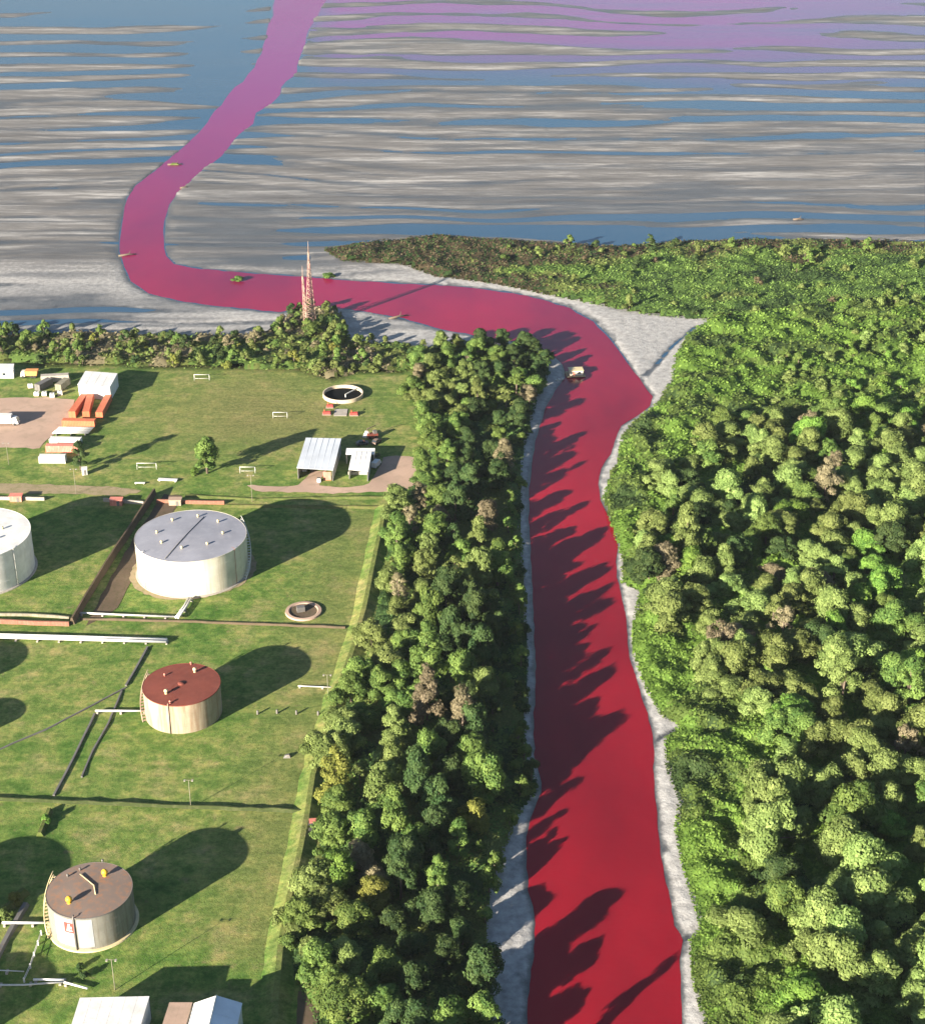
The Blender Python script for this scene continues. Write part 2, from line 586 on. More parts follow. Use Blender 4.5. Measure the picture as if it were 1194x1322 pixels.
river_px = dense(LEFT_BANK, 9, 1.3, 1) + dense(RIGHT_BANK, 9, 1.3, 2)
rgj = random.Random(4)
river_px = [(x + (rgj.uniform(-3.2, 3.2) if y < 150 else 0), y) for x, y in river_px]
RIVER = W2(river_px, WL)
RIVER_C = W2(LEFT_BANK + RIGHT_BANK, WL)
FLAT_S = [(-1200, 434), (0, 431), (165, 429), (300, 431), (358, 428), (452, 447), (520, 445), (640, 448), (705, 452), (735, 470), (790, 440), (900, 413), (830, 405), (760, 391), (700, 379), (640, 366), (560, 356),
          (520, 341), (440, 336), (416, 321), (560, 304), (700, 313), (780, 319), (900, 311), (1050, 309), (1194, 313), (2200, 318), (2600, -420), (-1600, -420)]
FLAT = W2(FLAT_S)
SPIT = W2([(690, 383), (760, 395), (830, 407), (912, 413), (886, 430), (870, 455), (864, 490), (846, 516), (820, 545), (800, 520), (790, 450), (740, 410)])
RMUD = W2([(815, 540), (800, 556), (795, 580), (788, 600), (770, 600), (780, 560), (800, 540)])
RMUD2 = W2([(792, 690), (800, 720), (797, 755), (822, 765), (814, 800), (816, 850), (832, 890), (850, 920), (872, 940), (852, 958), (856, 990), (872, 1030), (870, 1075), (880, 1130), (902, 1198), (886, 1214),
            (892, 1270), (908, 1322), (920, 1400), (985, 2300), (900, 2300), (850, 1400), (830, 1000), (780, 700)])
LMUD = W2([(625, 2300), (640, 1420), (640, 1322), (634, 1255), (632, 1200), (635, 1150), (645, 1118), (660, 1088), (683, 1045), (720, 1040), (700, 1150), (720, 1300), (720, 1420), (720, 2300)])
LMUD2 = W2([(684, 1020), (680, 930), (684, 860), (682, 760), (676, 680), (676, 600), (682, 560), (692, 520), (700, 480), (690, 450), (740, 450), (740, 500), (700, 560), (700, 1000)])
R_FOREST_S = [(915, 411), (886, 430), (870, 458), (864, 492), (846, 520), (818, 542), (802, 560), (795, 598), (776, 642), (788, 680), (802, 720), (800, 752), (824, 763), (816, 800), (815, 840),
              (830, 885), (852, 924), (874, 938), (857, 952), (858, 990), (874, 1030), (870, 1075), (882, 1130), (903, 1197), (888, 1215), (893, 1270), (908, 1322), (920, 1420), (950, 1720), (1900, 1800), (1600, 380), (1194, 384), (1050, 392)]
R_FOREST = W2(R_FOREST_S)
L_FOREST_S = [(555, 447), (535, 470), (528, 500), (545, 560), (556, 600), (518, 640), (503, 680), (488, 760), (474, 830), (451, 880), (430, 950), (406, 1020), (412, 1080), (418, 1130), (390, 1180), (366, 1200), (376, 1260), (404, 1310), (412, 1420), (430, 1720),
              (628, 1720), (636, 1420), (637, 1322), (630, 1250), (630, 1190), (634, 1148), (652, 1096), (676, 1044), (696, 1020), (690, 996), (680, 970), (677, 930), (682, 860), (678, 760), (672, 680), (674, 600), (682, 560), (694, 515), (712, 478), (692, 450), (625, 445)]
L_FOREST = W2(L_FOREST_S)
MARSH_S = [(416, 320), (560, 303), (700, 312), (780, 318), (900, 310), (1050, 308), (1194, 312), (1600, 316), (1600, 392), (1194, 396), (1050, 400), (912, 414), (830, 406), (760, 392), (700, 380), (640, 367), (560, 357), (520, 342), (440, 337)]
MARSH = W2(MARSH_S)
HEDGE_S = [(-300, 434), (0, 432), (100, 430), (200, 432), (300, 436), (358, 428), (372, 402), (400, 397), (440, 402), (455, 440), (520, 447), (560, 450), (545, 470), (520, 482), (460, 482), (430, 492), (380, 478), (250, 476), (180, 476), (150, 472), (60, 474), (0, 466), (-300, 466)]
HEDGE = W2(HEDGE_S)


# ------------------------------------------------------------------ terrain
def terrain():
    cols = np.concatenate([np.linspace(-900, -14, 60), np.arange(-10, 1206, 3.2), np.linspace(1210, 2000, 54)])
    rows = np.concatenate([np.linspace(-400, -6, 60), np.arange(0, 330, 1.35), np.arange(330, 1330, 3.1), np.linspace(1336, 2600, 60)])
    PX, PY = np.meshgrid(cols, rows)
    X, Y = Gv(PX, PY)
    rs = sdf(X, Y, RIVER_C)
    fm = sst(6, -6, sdf(X, Y, FLAT))
    land = 0.10 * (fbm(X / 9, Y / 9, 3) - 0.5)
    # bars and pools of the tidal flat, closer together near the shore
    wx = fbm(X / 170, Y / 170, 21, 3) - 0.5
    ph = -62000.0 / np.maximum(Y + wx * 70, 300) + np.where(X < -120, -0.0022, 0.0007) * (X + 120)
    sw = -29000.0 / np.maximum(Y + wx * 45, 300) + np.where(X < -120, -0.0012, 0.0004) * (X + 120) + 1.5 * (fbm(X / 300, ph * 0.12, 33, 3) - 0.5) + 0.5 * (vnoise(X / 70, ph * 0.4, 34) - 0.5)
    sr = 0.5 + 0.5 * np.sin(2 * math.pi * sw)
    sr = 0.5 + (sr - 0.5) * (0.35 + 1.1 * vnoise(X / 120, ph * 0.5, 39))
    nb = 0.34 * sr + 0.18 * vnoise(X / 150, ph * 1.1, 36) + 0.48 * (fbm(X / 220 + 5, ph * 0.35, 38, 3, 0.6))
    fr = fbm(X / 26, ph * 2.4, 41, 4, 0.6) - 0.5
    bias = np.full(X.shape, 0.0)

    def blob(px, py, rx, ry, a):
        nonlocal bias
        bias = bias + a * np.exp(-((PX - px) / rx) ** 2 - ((PY - py) / ry) ** 2)
    blob(285, 70, 45, 90, -0.30)      # blue water beside the river's mouth
    blob(330, 150, 40, 40, -0.10)
    blob(150, 5, 260, 30, -0.16)
    blob(250, 170, 60, 40, -0.16)
    blob(70, 125, 140, 45, 0.22)
    blob(60, 290, 150, 60, 0.24)
    blob(80, 352, 220, 26, 0.34)
    blob(40, 404, 60, 7, 0.0)
    blob(700, 10, 500, 40, -0.12)
    blob(900, 60, 250, 30, -0.10)
    blob(640, 190, 400, 45, 0.06)
    blob(860, 255, 480, 34, 0.24)
    blob(290, 290, 100, 55, 0.26)
    blob(620, 294, 150, 9, -0.40)
    blob(820, 302, 130, 7, -0.34)
    blob(1050, 296, 170, 6, -0.22)
    blob(470, 350, 120, 14, 0.30)
    blob(560, 428, 150, 18, 0.3)
    blob(270, 408, 120, 16, 0.34)
    bias = np.where((PX > 400) & (PY > 318), 0.3, bias)
    flat = WL + np.clip((nb - 0.462 + bias * 0.9) * 1.7 + fr * 0.30, -0.45, 0.36)
    h = land * (1 - fm) + flat * fm
    damp_shade = 0.75 * np.exp(-((PX - 310) / 110) ** 2 - ((PY - 300) / 45) ** 2) + 0.62 * np.exp(-((PX - 850) / 500) ** 2 - ((PY - 270) / 26) ** 2) * fbm(X / 90, ph * 1.4, 71, 3) * 1.5
    damp_shade = damp_shade + 0.95 * np.exp(-((PX - 60) / 110) ** 2 - ((PY - 399) / 21) ** 2) * 1.3 * (0.6 + 0.8 * fbm(X / 20, Y / 30, 73, 3))  # soft blue-grey shadow on the lower-left flat, painted as darker, wetter mud
    damp_shade = np.clip(damp_shade + 0.55 * sst(0.5, 0.7, fbm(X / 60, ph * 2.0, 72, 3)), 0, 0.9)
    mud = fm > 0.5
    for poly, z in ((SPIT, WL + 0.42), (RMUD, WL + 0.45), (RMUD2, WL + 0.5), (LMUD, WL + 0.30), (LMUD2, WL + 0.3)):
        s = sdf(X, Y, poly)
        k = sst(2.0, -1.0, s)
        rough = 0.40 * (fbm(X / 2.6, Y / 1.9, 51, 4, 0.65) - 0.5)
        h = h * (1 - k) + (z + rough) * k
        damp_shade = damp_shade * (1 - k)
        mud |= s < 1.5
    # creeks crossing the spit and the banks
    for cr in ([(898, 420), (868, 445), (846, 470), (835, 482), (822, 484)], [(876, 938), (858, 947), (842, 956)], [(908, 1198), (888, 1208), (876, 1216)]):
        d = pdist(X, Y, W2(cr), False)
        h = h - 0.5 * np.exp(-(d / 1.6) ** 2)
    slope = np.where(fm > 0.5, 0.06, 0.16)
    cap = np.where(rs > 0, WL - 0.02 + rs * slope + (0.10 + 0.22 * (PY > 440)) * (fbm(X / 2.2, Y / 2.6, 61, 3) - 0.5) * sst(0, 2, rs), WL + rs * 0.25 - 0.05)
    cap = np.where((rs > 0) & (fm > 0.5) & (PY < 250), np.maximum(cap, -9) + 5 * (rs > 0), cap)
    h = np.minimum(h, np.maximum(cap, -2.2))
    mud |= (rs < 3.0)
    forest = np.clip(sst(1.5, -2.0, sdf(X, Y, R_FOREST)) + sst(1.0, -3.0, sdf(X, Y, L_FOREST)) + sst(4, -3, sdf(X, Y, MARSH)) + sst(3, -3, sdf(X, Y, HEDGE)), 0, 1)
    dry = 0.75 * sst(60, 6, np.hypot((PX - 330) * 0.22, (PY - 535) * 0.62)) + 0.5 * sst(26, 6, pdist(X, Y, W2([(480, 690), (448, 800), (400, 1000), (372, 1180)]), False))
    dry = dry * (0.45 + 0.9 * fbm(X / 16, Y / 22, 81, 4))
    nr, nc = X.shape
    idx = np.arange(nr * nc).reshape(nr, nc)
    # rows run from far to near
    q = np.stack([idx[1:, :-1], idx[1:, 1:], idx[:-1, 1:], idx[:-1, :-1]], -1).reshape(-1, 4)
    fmud = (mud[1:, :-1].astype(int) + mud[1:, 1:] + mud[:-1, 1:] + mud[:-1, :-1]).reshape(-1) >= 2
    V = np.stack([X, Y, h], -1).reshape(-1, 3)
    bank = sst(325, 365, PY)
    at = {'bank': bank.ravel(), 'forest': forest.ravel(), 'dry': np.clip(dry, 0, 1).ravel(), 'damp_shade': damp_shade.ravel()}
    for nm, sel, mat in (('mudflat', fmud, M['mud']), ('ground', ~fmud, M['ground'])):
        qq = q[sel]
        used, inv = np.unique(qq, return_inverse=True)
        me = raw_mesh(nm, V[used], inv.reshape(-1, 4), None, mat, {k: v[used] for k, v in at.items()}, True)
        tag(link(nm, me), kind='structure')


terrain()
b = MB()
b.add([(-30000, -8000, -3), (30000, -8000, -3), (30000, 45000, -3), (-30000, 45000, -3)], [(0, 1, 2, 3)])
tag(b.build('land_base', M['brown_dirt']), kind='structure')


def water():
    cols = np.linspace(-1800, 2900, 190)
    rows = np.concatenate([np.linspace(-432, -20, 50), np.linspace(-14, 470, 100)])
    PX, PY = np.meshgrid(cols, rows)
    X, Y = Gv(PX, PY, WL - 0.004)
    u = PX + 60 * (fbm(X / 200, Y / 200, 5) - 0.5)
    d = sst(135, 15, PY + 70 * (fbm(X / 260, Y / 120, 8, 4) - 0.5)) * sst(385, 440, u) * (1 - 0.55 * sst(850, 1350, PX))
    d = np.where(PY < -40, d * sst(-420, -40, PY), d)
    nr, nc = X.shape
    idx = np.arange(nr * nc).reshape(nr, nc)
    q = np.stack([idx[1:, :-1], idx[1:, 1:], idx[:-1, 1:], idx[:-1, :-1]], -1).reshape(-1, 4)
    me = raw_mesh('bay_water', np.stack([X, Y, np.full(X.shape, WL - 0.004)], -1).reshape(-1, 3), q, None, M['bay'], {'dye_sky_tint': d.ravel()}, True)
    tag(link('bay_water', me), kind='structure')
    # the river: one sheet inside its outline
    bm = bmesh.new()
    vs = [bm.verts.new((x, y, WL)) for x, y in RIVER]
    es = [bm.edges.new((vs[i], vs[(i + 1) % len(vs)])) for i in range(len(vs))]
    bmesh.ops.triangle_fill(bm, edges=es, use_beauty=True, use_dissolve=False)
    me = bpy.data.meshes.new('river_water')
    bm.to_mesh(me)
    bm.free()
    for p in me.polygons:
        if p.normal.z < 0:
            me.flip_normals()
            break
    co = np.zeros(len(me.vertices) * 3)
    me.vertices.foreach_get('co', co)
    co = co.reshape(-1, 3)
    a = me.attributes.new('dye_sky_tint', 'FLOAT', 'POINT')
    a.data.foreach_set('value', sst(430, 1150, co[:, 1]).astype(np.float32))  # river turns magenta with distance: sky reflection and haze put into the colour
    me.materials.append(M['river'])
    tag(link('river_water', me), kind='structure')


water()


def sheet(name, pts, mat, z, jit=1.5, step=8, seed=3):
    p = W2(dense(pts + [pts[0]], step, jit, seed)[:-1], z)
    bm = bmesh.new()
    vs = [bm.verts.new((x, y, z)) for x, y in p]
    es = [bm.edges.new((vs[i], vs[(i + 1) % len(vs)])) for i in range(len(vs))]
    bmesh.ops.triangle_fill(bm, edges=es, use_beauty=True)
    bmesh.ops.recalc_face_normals(bm, faces=bm.faces)
    if bm.faces[:] and bm.faces[0].normal.z < 0:
        bmesh.ops.reverse_faces(bm, faces=bm.faces)
    me = bpy.data.meshes.new(name)
    bm.to_mesh(me)
    bm.free()
    me.materials.append(mat)
    return tag(link(name, me), kind='structure')


sheet('dirt_yard', [(-200, 513), (0, 514), (60, 513), (98, 516), (92, 540), (76, 556), (62, 566), (52, 579), (0, 578), (-200, 578)], M['dirt'], 0.085, seed=4)
sheet('dirt_road', [(-200, 624), (0, 624), (90, 626), (150, 628), (184, 634), (160, 640), (90, 637), (0, 637), (-200, 637)], M['track'], 0.081, seed=5)
sheet('dirt_lane', [(318, 626), (370, 628), (386, 626), (402, 608), (421, 607), (412, 627), (450, 629), (478, 624), (496, 590), (520, 588), (553, 596), (546, 620), (520, 634), (430, 637), (330, 634)], M['dirt'], 0.081, seed=6)
sheet('dirt_track', [(384, 1420), (384, 1290), (392, 1262), (400, 1258), (412, 1290), (412, 1420)], M['brown_dirt'], 0.081, seed=7)
sheet('dirt_clearing', [(418, 1185), (416, 1160), (426, 1148), (437, 1155), (434, 1180)], M['brown_dirt'], 0.081, seed=8)
sheet('wall_foot', [(112, 808), (140, 752), (176, 690), (212, 638), (236, 640), (200, 700), (172, 745), (152, 785), (128, 800)], M['brown_dirt'], 0.081, seed=9)
rg_ = random.Random(77)
ap_ = []
for k_ in range(72):
    a_ = 2 * math.pi * k_ / 72
    r_ = 16.2 + 1.7 + 0.9 * math.sin(2 * a_ + 0.6) + rg_.uniform(-0.35, 0.35)
    q_ = Pv(-79.6 + r_ * math.cos(a_), 427.6 + r_ * math.sin(a_))
    ap_.append((float(q_[0]), float(q_[1])))
sheet('tank_apron', ap_, M['track'], 0.085, 0.0, 50, 10)


# ------------------------------------------------------------------ storage tanks
def from_px(c, r, px, z, lo=-math.pi, hi=0.0):
    """Bearing on a drum (centre c, radius r) that shows at column px."""
    best = None
    for k in range(721):
        a = lo + (hi - lo) * k / 720
        q = Pv(c.x + r * math.cos(a), c.y + r * math.sin(a), z)[0]
        if best is None or abs(q - px) < best[0]:
            best = (abs(q - px), a)
    return best[1]


def tank(label, c, r, h, wall, roof, ring=None, cone=0.35, rim=None, foot=None):
    t = thing('storage_tank', label, 'storage tank', (c.x, c.y, 0.0))
    MB().lathe([(r, 0.02), (r, h)], 72).build('shell', wall, t)
    m = MB()
    m.lathe([(r + 0.02, h), (r * 0.5, h + cone * 0.6), (0.01, h + cone)], 72)
    m.build('roof', roof, t)
    MB().lathe([(r + 0.03, h - 0.22), (r + 0.10, h - 0.22), (r + 0.10, h + 0.05), (r + 0.03, h + 0.05)], 72, smooth=False, closed=True).build('rim', rim or wall, t)
    if foot:
        MB().lathe([(r + 0.02, 0.0), (r + 0.02, 0.30), (r + 0.55, 0.22), (r + 0.7, 0.0)], 72, smooth=False).build('base_ring', foot, t)
    for z in (h * 0.25, h * 0.5, h * 0.75):
        MB().lathe([(r + 0.005, z - 0.04), (r + 0.035, z), (r + 0.005, z + 0.04)], 72, smooth=False).build('weld_seam', wall, t)
    return t


def roof_vent(t, c, px, py, h, mat, r=0.42, hh=0.9, ball=False):
    p = G(px, py, h)
    x, y = p.x - c.x, p.y - c.y
    m = MB()
    if ball:
        m.lathe([(0.25, 0), (0.25, 0.6)], 10, (x, y))
        m.lathe([(0.02, 1.75), (0.45, 1.6), (0.7, 1.2), (0.72, 0.9), (0.5, 0.55), (0.2, 0.45)], 14, (x, y))
        m.lathe([(0.5, 0.0), (0.5, 0.1), (0.02, 0.1)], 10, (x, y))
    else:
        m.lathe([(r * 0.7, 0), (r * 0.7, hh * 0.6), (r, hh * 0.65), (r * 0.9, hh), (0.02, hh * 1.15)], 12, (x, y))
    for i, v in enumerate(m.v):
        m.v[i] = (v[0], v[1], v[2] + h + 0.05)
    return m.build('vent', mat, t)


def wall_post(t, c, r, px, h, mat, z0=0.1, name='gauge_pipe', rad=0.12):
    a = from_px(c, r, px, h * 0.5)
    x, y = (r + 0.22) * math.cos(a), (r + 0.22) * math.sin(a)
    return MB().tube([(x, y, z0), (x, y, h + 0.5), (x * 0.94, y * 0.94, h + 0.5)], rad, 6).build(name, mat, t)


def stair(t, c, r, h, a0, a1, mat, n=22):
    """A stair that winds up the shell from bearing a0 to a1."""
    m = MB()
    for k in range(n):
        f = (k + 0.5) / n
        a = a0 + (a1 - a0) * f
        m.box(((r + 0.55) * math.cos(a), (r + 0.55) * math.sin(a), h * f), (0.9, 0.5, 0.08), a)
    pts = [((r + 0.98) * math.cos(a0 + (a1 - a0) * f), (r + 0.98) * math.sin(a0 + (a1 - a0) * f), h * f + 1.0) for f in np.linspace(0, 1, 14)]
    m.tube(pts, 0.09, 5)
    pts = [((r + 0.98) * math.cos(a0 + (a1 - a0) * f), (r + 0.98) * math.sin(a0 + (a1 - a0) * f), h * f) for f in np.linspace(0, 1, 14)]
    m.tube(pts, 0.14, 5)
    return m.build('stair', mat, t)


# big cream tank with the blue-grey roof
c = Vector((-79.6, 427.6, 0)); r, h = 16.2, 11.6
t = tank('wide cream storage tank with blue-grey roof dotted with pale vents', c, r, h, M['cream'], M['roof_grey'], cone=0.5, rim=M['cream'], foot=M['concrete'])
for px, py in ((223, 673), (256, 668), (282, 675), (288, 690), (268, 704), (235, 709), (209, 702), (203, 689)):
    roof_vent(t, c, px, py, h, M['pale_vent'])
p1, p2 = G(213, 722, h), G(264, 668, h)
MB().tube([(p1.x - c.x, p1.y - c.y, h + 0.22), ((p1.x + p2.x) / 2 - c.x, (p1.y + p2.y) / 2 - c.y, h + 0.6), (p2.x - c.x, p2.y - c.y, h + 0.3)], 0.10, 6).build('roof_pipe', M['steel'], t)
wall_post(t, c, r, 187, h, M['pipe'])
wall_post(t, c, r, 304, h, M['brick'], rad=0.07)
stair(t, c, r, h, math.radians(-20), math.radians(38), M['pipe'])
big = (c, r, h)
# white tank cut by the picture's edge
c = G(-37, 690, 12.0); c.z = 0; r, h = 17.0, 12.2
t = tank('bright white storage tank with smooth white roof beside the dark cross wall', c, r, h, M['white'], M['white'], cone=0.4, rim=M['white'], foot=M['concrete'])
for a in (0.3, 1.3, -0.4):
    q = Pv(c.x + 9 * math.cos(a), c.y + 9 * math.sin(a), h)
    roof_vent(t, c, q[0], q[1], h, M['pale_vent'])
wall_post(t, c, r, 20, h, M['pipe'])
# rust roofed tank
c = Vector((-71.3, 353.2, 0)); r, h = 9.75, 8.5
t = tank('tan storage tank with flat rust-red roof and two pale vents', c, r, h, M['tan_wall'], M['roof_rust'], cone=0.25, rim=M['roof_rust'])
for px, py in ((252, 868), (215, 896)):
    roof_vent(t, c, px, py, h, M['pale_vent'], 0.55, 1.2)
for px, py in ((247, 858), (213, 873), (220, 908)):
    roof_vent(t, c, px, py, h, M['salmon'], 0.3, 0.7)
m = MB().lathe([(0.02, h + 0.45), (0.9, h + 0.42), (0.95, h + 0.2)], 20)
m.build('hatch', M['roof_rust'], t)
stair(t, c, r, h, math.radians(205), math.radians(150), M['dirt'], 16)
wall_post(t, c, r, 219, h, M['tan_wall'])
# brown roofed tank with the sign
c = Vector((-78.8, 274.0, 0)); r, h = 8.95, 8.7
t = tank('grey storage tank with brown roof, two yellow vents and a red sign', c, r, h, M['grey_wall'], M['roof_brown'], cone=0.25, rim=M['steel'], foot=M['pale_vent'])
for px, py in ((136, 1131), (90, 1166)):
    roof_vent(t, c, px, py, h, M['yellow_paint'], ball=True)
for px, py in ((88, 1132), (104, 1124), (133, 1113)):
    roof_vent(t, c, px, py, h, M['steel'], 0.28, 0.6)
p1, p2, p3 = G(104, 1130, h), G(122, 1145, h), G(124, 1156, h)
MB().tube([(p1.x - c.x, p1.y - c.y, h + 0.35), (p2.x - c.x, p2.y - c.y, h + 0.42), (p3.x - c.x, p3.y - c.y, h + 0.3)], 0.12, 5).build('roof_pipe', M['pale_vent'], t)
stair(t, c, r, h, math.radians(212), math.radians(150), M['pale_vent'], 18)
wall_post(t, c, r, 98, h, M['steel'], rad=0.14)


def shell_patch(t, c, r, pa, pb, z0, z1, mat, name='repaint_panel', off=0.05):
    a, b_ = from_px(c, r, pa, (z0 + z1) / 2), from_px(c, r, pb, (z0 + z1) / 2)
    n = 6
    vs, fs = [], []
    for k in range(n + 1):
        q = a + (b_ - a) * k / n
        for z in (z0, z1):
            vs.append(((r + off) * math.cos(q), (r + off) * math.sin(q), z))
    for k in range(n):
        fs.append((2 * k, 2 * k + 2, 2 * k + 3, 2 * k + 1))
    return MB().add(vs, fs, True).build(name, mat, t)


shell_patch(t, c, r, 73, 96, 0.9, 8.2, M['grey_patch'])
shell_patch(t, c, r, 101, 121, 0.9, 8.2, M['grey_patch'])
a1, b1 = 84, 96
o = shell_patch(t, c, r, a1, b1, 4.6, 7.2, M['red_paint'], 'sign', 0.10)
aa, bb = from_px(c, r, a1, 6), from_px(c, r, b1, 6)


def on_wall(u, z, off=0.13):
    q = aa + (bb - aa) * u
    return ((r + off) * math.cos(q), (r + off) * math.sin(q), z)


m = MB()
m.add([on_wall(0.2, 5.0), on_wall(0.48, 5.05), on_wall(0.62, 6.9), on_wall(0.42, 6.95)], [(0, 1, 2, 3)])
m.add([on_wall(0.5, 5.0), on_wall(0.82, 5.0), on_wall(0.78, 5.35), on_wall(0.52, 5.4)], [(0, 1, 2, 3)])
m.add([on_wall(0.62, 5.7), on_wall(0.8, 5.7), on_wall(0.72, 6.5)], [(0, 1, 2)])
so_ = m.build('sign_mark', M['white'], o)
# tanks standing just outside, whose shadows reach into the plant
sh = lambda hh: (hh / math.tan(SUN_EL) * math.sin(SUN_AZ), hh / math.tan(SUN_EL) * math.cos(SUN_AZ))
for px, py, rr, hh, lab in ((35, 847, 9.5, 8.8, 'pale storage tank outside the frame north of the pipe yard'), (33, 918, 6.0, 7.0, 'small pale storage tank outside the frame beside the mown yard'),
                            (91, 1120, 11.0, 10.5, 'tall pale storage tank outside the frame west of the brown tank'), (72, 1268, 8.8, 9.0, 'pale storage tank outside the frame beside the white hall')):
    e = G(px, py)
    dx, dy = sh(hh)
    cc = Vector((e.x - rr - dx, e.y - dy, 0))
    tank(lab, cc, rr, hh, M['cream'], M['roof_grey'], cone=0.3)

# open ring basin on the field
c = G(443, 511); r = 7.4
t = thing('ring_basin', 'open round cream-walled basin on the grass with a dark inside', 'basin', (c.x, c.y, 0))
MB().lathe([(r, 0.02), (r, 1.35), (r - 0.4, 1.35), (r - 0.4, 0.12)], 56, smooth=False).build('wall', M['basin'], t)
MB().lathe([(r - 0.4, 0.12), (0.02, 0.14)], 56).build('floor', M['basin_shade'], t)
MB().tube([(1.0, -1.5, 0.14), (1.0, -1.5, 1.2), (3.6, 1.8, 1.4), (5.2, 3.6, 1.4)], 0.22, 6).build('pipe', M['pipe'], t)
for px, py, sx, lab in ((426, 526, 2.2, 'small red pump unit touching the ring basin'), (422, 535, 2.6, 'red pump unit in front of the ring basin'), (457, 536, 2.6, 'red pump unit east of the paved slab by the ring basin')):
    p = G(px, py)
    q = thing('pump_unit', lab, 'pump', (p.x, p.y, 0.08), 0, 'red pump units by the ring basin')
    MB().box((0, 0, 0.55), (sx, 1.3, 0.9)).build('casing', M['red_paint'], q)
    MB().tube([(-sx * 0.3, 0, 1.0), (-sx * 0.3, 0, 1.7), (-sx * 0.3, 0.9, 1.7)], 0.16, 6).build('valve', M['orange'], q)
    MB().box((0, 0, 0.05), (sx + 0.6, 1.9, 0.1)).build('plinth', M['concrete'], q)
tag(MB().box((G(440, 533).x, G(440, 533).y, 0.15), (4.6, 6.0, 0.14)).build('concrete_slab', M['concrete']), 'low grey concrete slab between the red pump units', 'slab')

# round sunken pit
c = G(392, 790)
t = thing('round_pit', 'round sunken pit with pale concrete rim in the grass', 'pit', (c.x, c.y, 0))
MB().lathe([(5.2, 0.05), (5.1, 0.5), (4.2, 0.55), (3.9, 0.30)], 44, smooth=False).build('rim', M['dirt'], t)
MB().lathe([(3.9, 0.30), (2.6, 0.15), (0.02, 0.12)], 44).build('floor', M['brown_dirt'], t)
MB().box((-0.8, 0.3, 0.9), (2.2, 1.6, 1.5), 0.3).build('valve_box', M['steel'], t)


# ------------------------------------------------------------------ walls, embankments and pipes
def strip(name, label, cat, pts, wbase, wtop, hgt, mat, z0=0.0, step=14, jit=0.25, seed=1, group=None):
    rng = random.Random(seed)
    P_ = [G(*p) for p in dense(pts, step, 0.4, seed)]
    m = MB()
    vs, fs = [], []
    for i, p in enumerate(P_):
        d = (P_[min(i + 1, len(P_) - 1)] - P_[max(i - 1, 0)])
        d.z = 0
        d.normalize()
        n = Vector((-d.y, d.x, 0))
        hh = hgt * (1 + rng.uniform(-jit, jit))
        wb = wbase * (1 + rng.uniform(-jit, jit))
        for s, z in ((-wb / 2, z0), (-wtop / 2, hh), (wtop / 2, hh), (wb / 2, z0)):
            vs.append(p + n * s + Vector((0, 0, z)))
    for i in range(len(P_) - 1):
        for k in range(3):
            fs.append((4 * i + k, 4 * i + 4 + k, 4 * i + 5 + k, 4 * i + 1 + k))
    fs += [(0, 1, 2, 3), (4 * len(P_) - 1, 4 * len(P_) - 2, 4 * len(P_) - 3, 4 * len(P_) - 4)]
    o = MB().add([Vector(v) - P_[0] for v in vs], [f[::-1] for f in fs]).build(name, mat, None, P_[0])
    if mat is M['ground']:
        a = o.data.attributes.new('dry', 'FLOAT', 'POINT')
        a.data.foreach_set('value', [(0.0, 0.5, 0.7, 0.0)[i % 4] * rng.uniform(0.6, 1.0) for i in range(len(o.data.vertices))])
    return tag(o, label, cat, group)


strip('embankment', 'long tan-crested earth embankment running beside the tree belt', 'embankment',
      [(498, 655), (486, 710), (470, 790), (456, 840), (440, 885), (420, 950), (404, 1005), (396, 1060), (386, 1110), (372, 1170), (362, 1230), (357, 1290), (350, 1420)], 6.5, 1.2, 1.15, M['ground'], seed=2, jit=0.10)
strip('embankment', 'steep dark-sided embankment between the white and cream tanks', 'embankment', [(94, 806), (120, 762), (150, 714), (178, 672), (200, 638)], 1.5, 0.5, 2.2, M['brown_dirt'], seed=3, jit=0.12)
strip('bund_wall', 'low weathered wall behind the white tank along the dirt road', 'wall', [(-150, 645), (0, 645), (58, 646)], 0.5, 0.45, 1.1, M['concrete'], seed=4, jit=0.05)
strip('bund_wall', 'short pale wall behind the cross embankment', 'wall', [(134, 647), (186, 651)], 0.5, 0.45, 1.1, M['concrete'], seed=5, jit=0.05)
strip('bund_wall', 'reddish wall behind the wide cream tank', 'wall', [(202, 649), (245, 650), (290, 651)], 0.6, 0.5, 1.2, M['brick'], seed=6, jit=0.08)
strip('bund_wall', 'low grassy bund along the field from cream tank to the trees', 'wall', [(290, 653), (400, 654), (498, 655)], 2.6, 0.7, 0.45, M['embank'], seed=16, jit=0.2)
strip('bund_wall', 'reddish brick wall by the long white pipe', 'wall', [(-150, 804), (0, 805), (90, 808)], 0.6, 0.5, 1.3, M['brick'], seed=7, jit=0.06)
strip('bund_wall', 'dark low wall in front of the cream tank and round pit', 'wall', [(104, 800), (240, 803), (340, 807), (446, 811)], 0.55, 0.35, 0.6, M['brown_dirt'], seed=8, jit=0.15)  # dark brown here paints in the wall's thin shadow line
strip('bund_wall', 'dark line of low wall across the grass below the rust-roofed tank', 'wall', [(-150, 1028), (0, 1033), (70, 1036), (240, 1043), (396, 1049)], 0.7, 0.3, 0.9, M['shaded_bank'], seed=9, jit=0.2)
strip('bund_wall', 'weathered low wall behind the white pipe end', 'wall', [(-120, 794), (40, 795), (90, 799)], 0.5, 0.4, 0.8, M['old_wall'], seed=10, jit=0.1)
strip('drain_kerb', 'dark drain kerb from the white pipe towards the pipe stub', 'kerb', [(191, 836), (177, 862), (163, 886)], 0.6, 0.5, 0.5, M['steel'], seed=11, jit=0.1)
